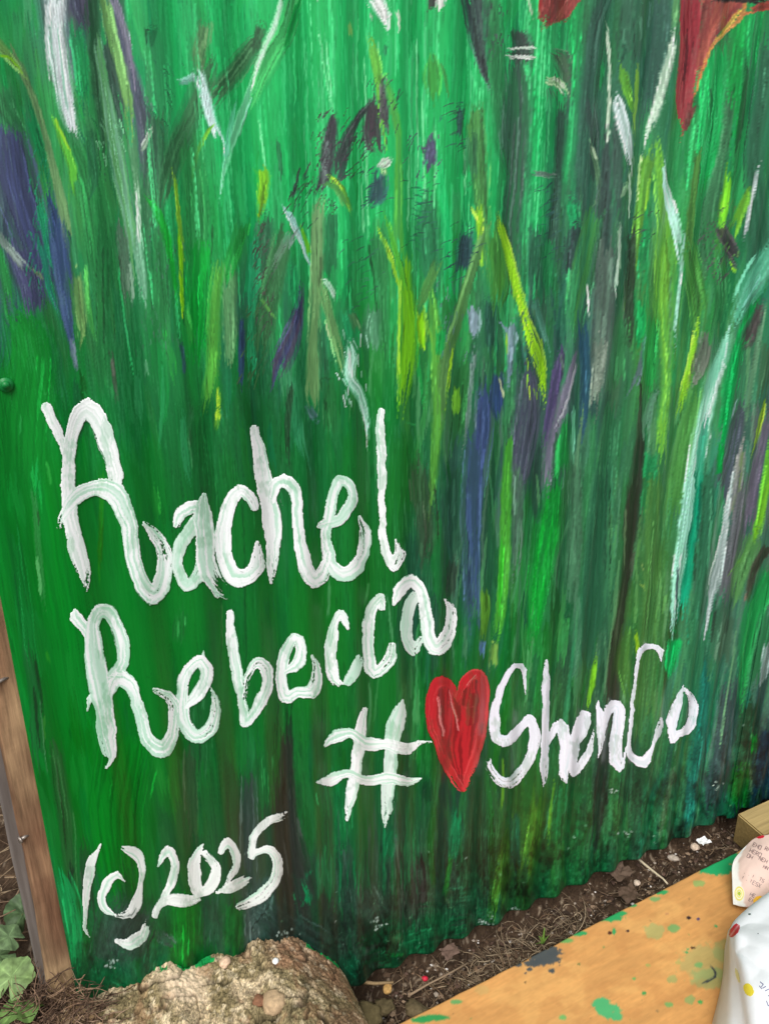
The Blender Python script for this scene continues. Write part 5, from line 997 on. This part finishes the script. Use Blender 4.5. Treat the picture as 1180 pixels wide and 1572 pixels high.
def patch(tree, pts, col, name, parent, label=None, lift=.0010, step=1.0, colfn=None):
    """a film of paint lying on a surface, outline given by polygon points"""
    P_ = np.array(pts, float); x0, y0 = P_.min(0)-1; x1, y1 = P_.max(0)+1; nx = int((x1-x0)/step)+2; ny = int((y1-y0)/step)+2
    GX, GY = np.meshgrid(x0+np.arange(nx)*step, y0+np.arange(ny)*step); ins = np.zeros(GX.shape, bool); j = len(P_)-1
    for i in range(len(P_)):
        c = ((P_[i, 1] > GY) != (P_[j, 1] > GY)) & (GX < (P_[j, 0]-P_[i, 0])*(GY-P_[i, 1])/(P_[j, 1]-P_[i, 1]+1e-9)+P_[i, 0]); ins ^= c; j = i
    V = np.zeros((ny*nx, 3)); ok = ins.ravel().copy()
    for q in np.nonzero(ok)[0]:
        h = cast(tree, float(GX.ravel()[q]), float(GY.ravel()[q]))
        if h[0] is None: ok[q] = False; continue
        nn = h[1] if h[1].dot(Vector(CAM)-h[0]) > 0 else -h[1]
        V[q] = tuple(h[0]+nn*lift-(parent.location if parent else Vector()))
    okg = ok.reshape(ny, nx); cell = okg[:-1, :-1] & okg[1:, :-1] & okg[:-1, 1:] & okg[1:, 1:]
    if not cell.any(): return None
    f = grid_faces(ny, nx, cell); C = np.ones((ny*nx, 3))*lin(col)
    if colfn is not None: C = colfn(GX, GY).reshape(-1, 3)
    V, f, C = compact(V, f, C); o = make_mesh(name, V, f, M_DAB, parent, C)
    if label: o['label'] = label
    return o
def ell(cx_, cy_, a, b, rot=0, n=28, rag=.06):
    return [(cx_+a*math.cos(t)*math.cos(rot)*(r_ := 1+random.uniform(-rag, rag))-b*math.sin(t)*math.sin(rot)*r_, cy_+a*math.cos(t)*math.sin(rot)*r_+b*math.sin(t)*math.cos(rot)*r_) for t in [i*2*math.pi/n for i in range(n)]]
patch(tb, ell(1127, 1429, 12, 6.5, -1.0), (214, 50, 62), 'paint_dab', bagrt, 'red paint dab', step=.8, colfn=lambda a, b: np.where((np.abs((a-1127)*.8+(b-1429)*.6) < 1.4)[..., None], lin((236, 140, 146)), lin((212, 46, 60)))*np.ones(a.shape+(3,)))
patch(tb, ell(1149, 1520, 11, 7.5, 1.1), (246, 226, 70), 'paint_dab', bagrt, 'yellow paint dab', step=.8)
patch(tb, ell(1132, 1498, 12, 3, 1.3), (236, 232, 170), 'paint_dab', bagrt, 'faint yellow paint smear', step=.8)
patch(tb, ell(1150, 1404, 2.4, 1.6), (60, 90, 80), 'paint_speck', bagrt, step=.5); patch(tb, ell(1163, 1434, 1.3, 1), (90, 100, 110), 'paint_speck', bagrt, step=.4)
patch(tsl, ell(1166, 1285, 7, 3.2, -.1), (204, 34, 52), 'paint_dab', sliprt, 'red paint dab', step=.8)
patch(tsl, ell(1164, 1382, 9.5, 7, -.2), (246, 186, 30), 'paint_dab', sliprt, 'orange yellow paint dab', step=.8)
def flower(a, b):
    r = np.hypot((a-1134)/7, (b-1372)/11); t = np.sin(r*16)[..., None]*.5+.5
    c = lin((240, 240, 214))*(1-t)+lin((226, 214, 70))*t; return np.where((r < .3)[..., None], lin((170, 190, 40)), c)
patch(tsl, ell(1134, 1372, 8, 12, 0, rag=.03), (230, 220, 90), 'flower_mark', sliprt, 'yellow printed flower mark', step=.8, colfn=flower)
def glyph(tree, parent, pts, w_, col, name='ink_mark'):
    V = []; Fc = []
    for a, b in pts:
        dx, dy = b[0]-a[0], b[1]-a[1]; l_ = math.hypot(dx, dy) or 1; ox, oy = -dy/l_*w_/2, dx/l_*w_/2; i0 = len(V); good = True; tmp = []
        for q in [(a[0]+ox, a[1]+oy), (a[0]-ox, a[1]-oy), (b[0]-ox, b[1]-oy), (b[0]+ox, b[1]+oy)]:
            h = cast(tree, *q)
            if h[0] is None: good = False; break
            nn = h[1] if h[1].dot(Vector(CAM)-h[0]) > 0 else -h[1]; tmp.append(tuple(h[0]+nn*.0012-parent.location))
        if good: V += tmp; Fc.append((i0, i0+1, i0+2, i0+3))
    if Fc: make_mesh(name, np.array(V), np.array(Fc), M_DAB, parent, np.ones((len(V), 3))*lin(col), False)['kind'] = 'stuff'
# print on the slip: short rows of small block capitals, running down and to the right
FONT = {'E': [((0,0),(0,1)),((0,0),(.7,0)),((0,.5),(.6,.5)),((0,1),(.7,1))], 'S': [((.7,0),(0,.15)),((0,.15),(0,.5)),((0,.5),(.7,.55)),((.7,.55),(.7,1)),((.7,1),(0,1))], 'X': [((0,0),(.7,1)),((.7,0),(0,1))], 'N': [((0,1),(0,0)),((0,0),(.7,1)),((.7,1),(.7,0))],
        'H': [((0,0),(0,1)),((.7,0),(.7,1)),((0,.5),(.7,.5))], 'O': [((0,0),(.7,0)),((.7,0),(.7,1)),((.7,1),(0,1)),((0,1),(0,0))], 'R': [((0,1),(0,0)),((0,0),(.7,.1)),((.7,.1),(.6,.5)),((.6,.5),(0,.5)),((.2,.5),(.7,1))], 'I': [((.3,0),(.3,1))], 'T': [((0,0),(.7,0)),((.35,0),(.35,1))], '.': [((.2,.9),(.4,1))], ' ': []}
def text(tree, parent, s_, px, py, sz, ang, col, w_=.9):
    seg = []; ca, sa = math.cos(ang), math.sin(ang)
    for i, ch in enumerate(s_):
        for a, b in FONT[ch]:
            q = []
            for p in (a, b): u_, v_ = (i*.95+p[0])*sz, p[1]*sz*1.15; q.append((px+u_*ca-v_*sa, py+u_*sa+v_*ca))
            seg.append(tuple(q))
    glyph(tree, parent, seg, w_, col)
for (s_, a, b, z_) in [('EHO', 1157, 1294, 5), ('HERO', 1152, 1303, 5.2), ('OH', 1148, 1311, 5), ('NEH', 1166, 1315, 5), ('RHT', 1175, 1300, 5), ('. . I', 1143, 1337, 3.6), ('I . T', 1140, 1345, 3.4), ('ESX', 1156, 1352, 5), ('TS', 1166, 1347, 4.5), ('HE', 1152, 1370, 4.6), ('EI', 1150, 1378, 4.2), ('HN', 1172, 1328, 4.6)]:
    text(tsl, sliprt, s_, a, b, z_, .45, (140, 116, 114), .8)
glyph(tb, bagrt, [((1166,1508),(1171,1512)),((1171,1512),(1168,1516)),((1170,1518),(1175,1515)),((1174,1522),(1180,1519)),((1178,1530),(1185,1526)),((1176,1537),(1179,1545)),((1179,1545),(1185,1541)),((1181,1534),(1188,1540)),((1165,1514),(1169,1519))], 1.1, (104, 104, 150))

# ------------------------------------------------------------------ plants
def leaf(px, py, zed, sz, rot, tilt, col, parent, seed):
    n = 52; V = []; C = []; Fc = []
    rings = 10; cz = gpt(px, py, zed)
    Rm = Matrix.Rotation(rot, 3, 'Z') @ Matrix.Rotation(tilt, 3, 'X'); V.append(Vector((0, 0, 0))); C.append(lin(col)*.9)
    for r in range(1, rings+1):
        for i in range(n):
            t = i/n*2*math.pi; lob = 1+.045*math.cos(5*t)+.05*abs(math.sin(9*t))*(r >= rings-1); notch = 1-.7*math.exp(-((t-math.pi*1.5)/.2)**2)
            q = r/rings*lob*notch*sz; fold = .12*sz*math.cos(5*t+seed)*(r/rings)**1.5+.16*sz*(float(fbm(np.array(q*math.cos(t)*70+seed), np.array(q*math.sin(t)*70), seed, 2))-.5)
            V.append(Vector((q*math.cos(t)*.92, q*math.sin(t), fold-.14*sz*(r/rings)**2))); vein = abs(math.cos(2.5*t)) > .985
            C.append(lin(col)*((1.5 if vein else 1)*random.uniform(.8, 1.1)*(.62+.5*float(vn(np.array(q*160*math.cos(t)), np.array(q*160*math.sin(t)), seed)))))
    for i in range(n): Fc.append((0, 1+i, 1+(i+1) % n, 1+(i+1) % n))
    me_f = [(0, 1+i, 1+(i+1) % n) for i in range(n)]
    for r in range(rings-1):
        for i in range(n): a = 1+r*n+i; b_ = 1+r*n+(i+1) % n; me_f.append((a, a+n, b_+n, b_))
    me = bpy.data.meshes.new('leaf'); me.from_pydata([tuple(cz+Rm @ v-parent.location) for v in V], [], me_f); me.update()
    ca = me.color_attributes.new('paint', 'FLOAT_COLOR', 'POINT'); ca.data.foreach_set('color', np.concatenate([np.array(C), np.ones((len(C), 1))], 1).astype(np.float32).ravel())
    for p_ in me.polygons: p_.use_smooth = True
    me.materials.append(M_LEAF); o = bpy.data.objects.new('leaf', me); COL.objects.link(o); o.parent = parent
    return cz
base = gpt(-30, 1500, .2)
weed = empty('weed', tuple(base), 'low green weed with rounded lobed leaves at the far left beside the post', 'plant')
tips = []
for i, (a, b_, z_, s_, r_, ti, c_) in enumerate([(36,1402,.27,.030,.3,.9,(80,104,66)),(14,1437,.27,.024,1.1,.5,(106,132,88)),(18,1500,.26,.033,-.4,.25,(128,156,96)),(32,1545,.25,.032,2.6,.35,(112,146,76)),(-2,1466,.25,.026,2.0,.4,(110,140,90)),(-40,1420,.29,.035,.8,.3,(100,140,78)),(-50,1540,.26,.034,.2,.2,(104,142,76))]):
    tips.append(leaf(a, b_, z_, s_, r_, ti, c_, weed, i))
st = []
for t in tips:
    p0 = Vector(base)+Vector((0, 0, -.02)); p1 = (p0+t)/2+Vector((0, 0, .02)); st.append(([p0-base, p1-base, t-base], .0011, lin((112, 120, 72))))
tubes('stem', st, M_LEAF, weed)['kind'] = 'stuff'
# narrow green sprout by the board
V = []; Fc = []; C = []; p = gpt(833, 1448, -.01); sprout = []
for (dx, dy, L, w_) in [(-.012, .0, .035, .004), (.004, .004, .045, .005), (.012, -.003, .028, .004), (-.02, -.002, .02, .003)]:
    b0 = len(V)
    for i in range(5):
        t = i/4; q = p+Vector((dx*t, dy*t, L*t-.01*t*t)); ww = w_*(1-t*.85)
        V += [tuple(q+Vector((-ww, 0, 0))), tuple(q+Vector((0, -ww*.4, 0))), tuple(q+Vector((ww, 0, 0)))]; C += [lin((96, 130, 50))]*3
        if i: o_ = b0+(i-1)*3; Fc += [(o_, o_+1, o_+4, o_+3), (o_+1, o_+2, o_+5, o_+4)]
sp = make_mesh('grass_sprout', np.array(V), np.array(Fc), M_LEAF, None, np.array(C)); tag(sp, 'small green grass sprout at the back edge of the orange board', 'plant')
sp.modifiers.new('t', 'SOLIDIFY').thickness = .0004
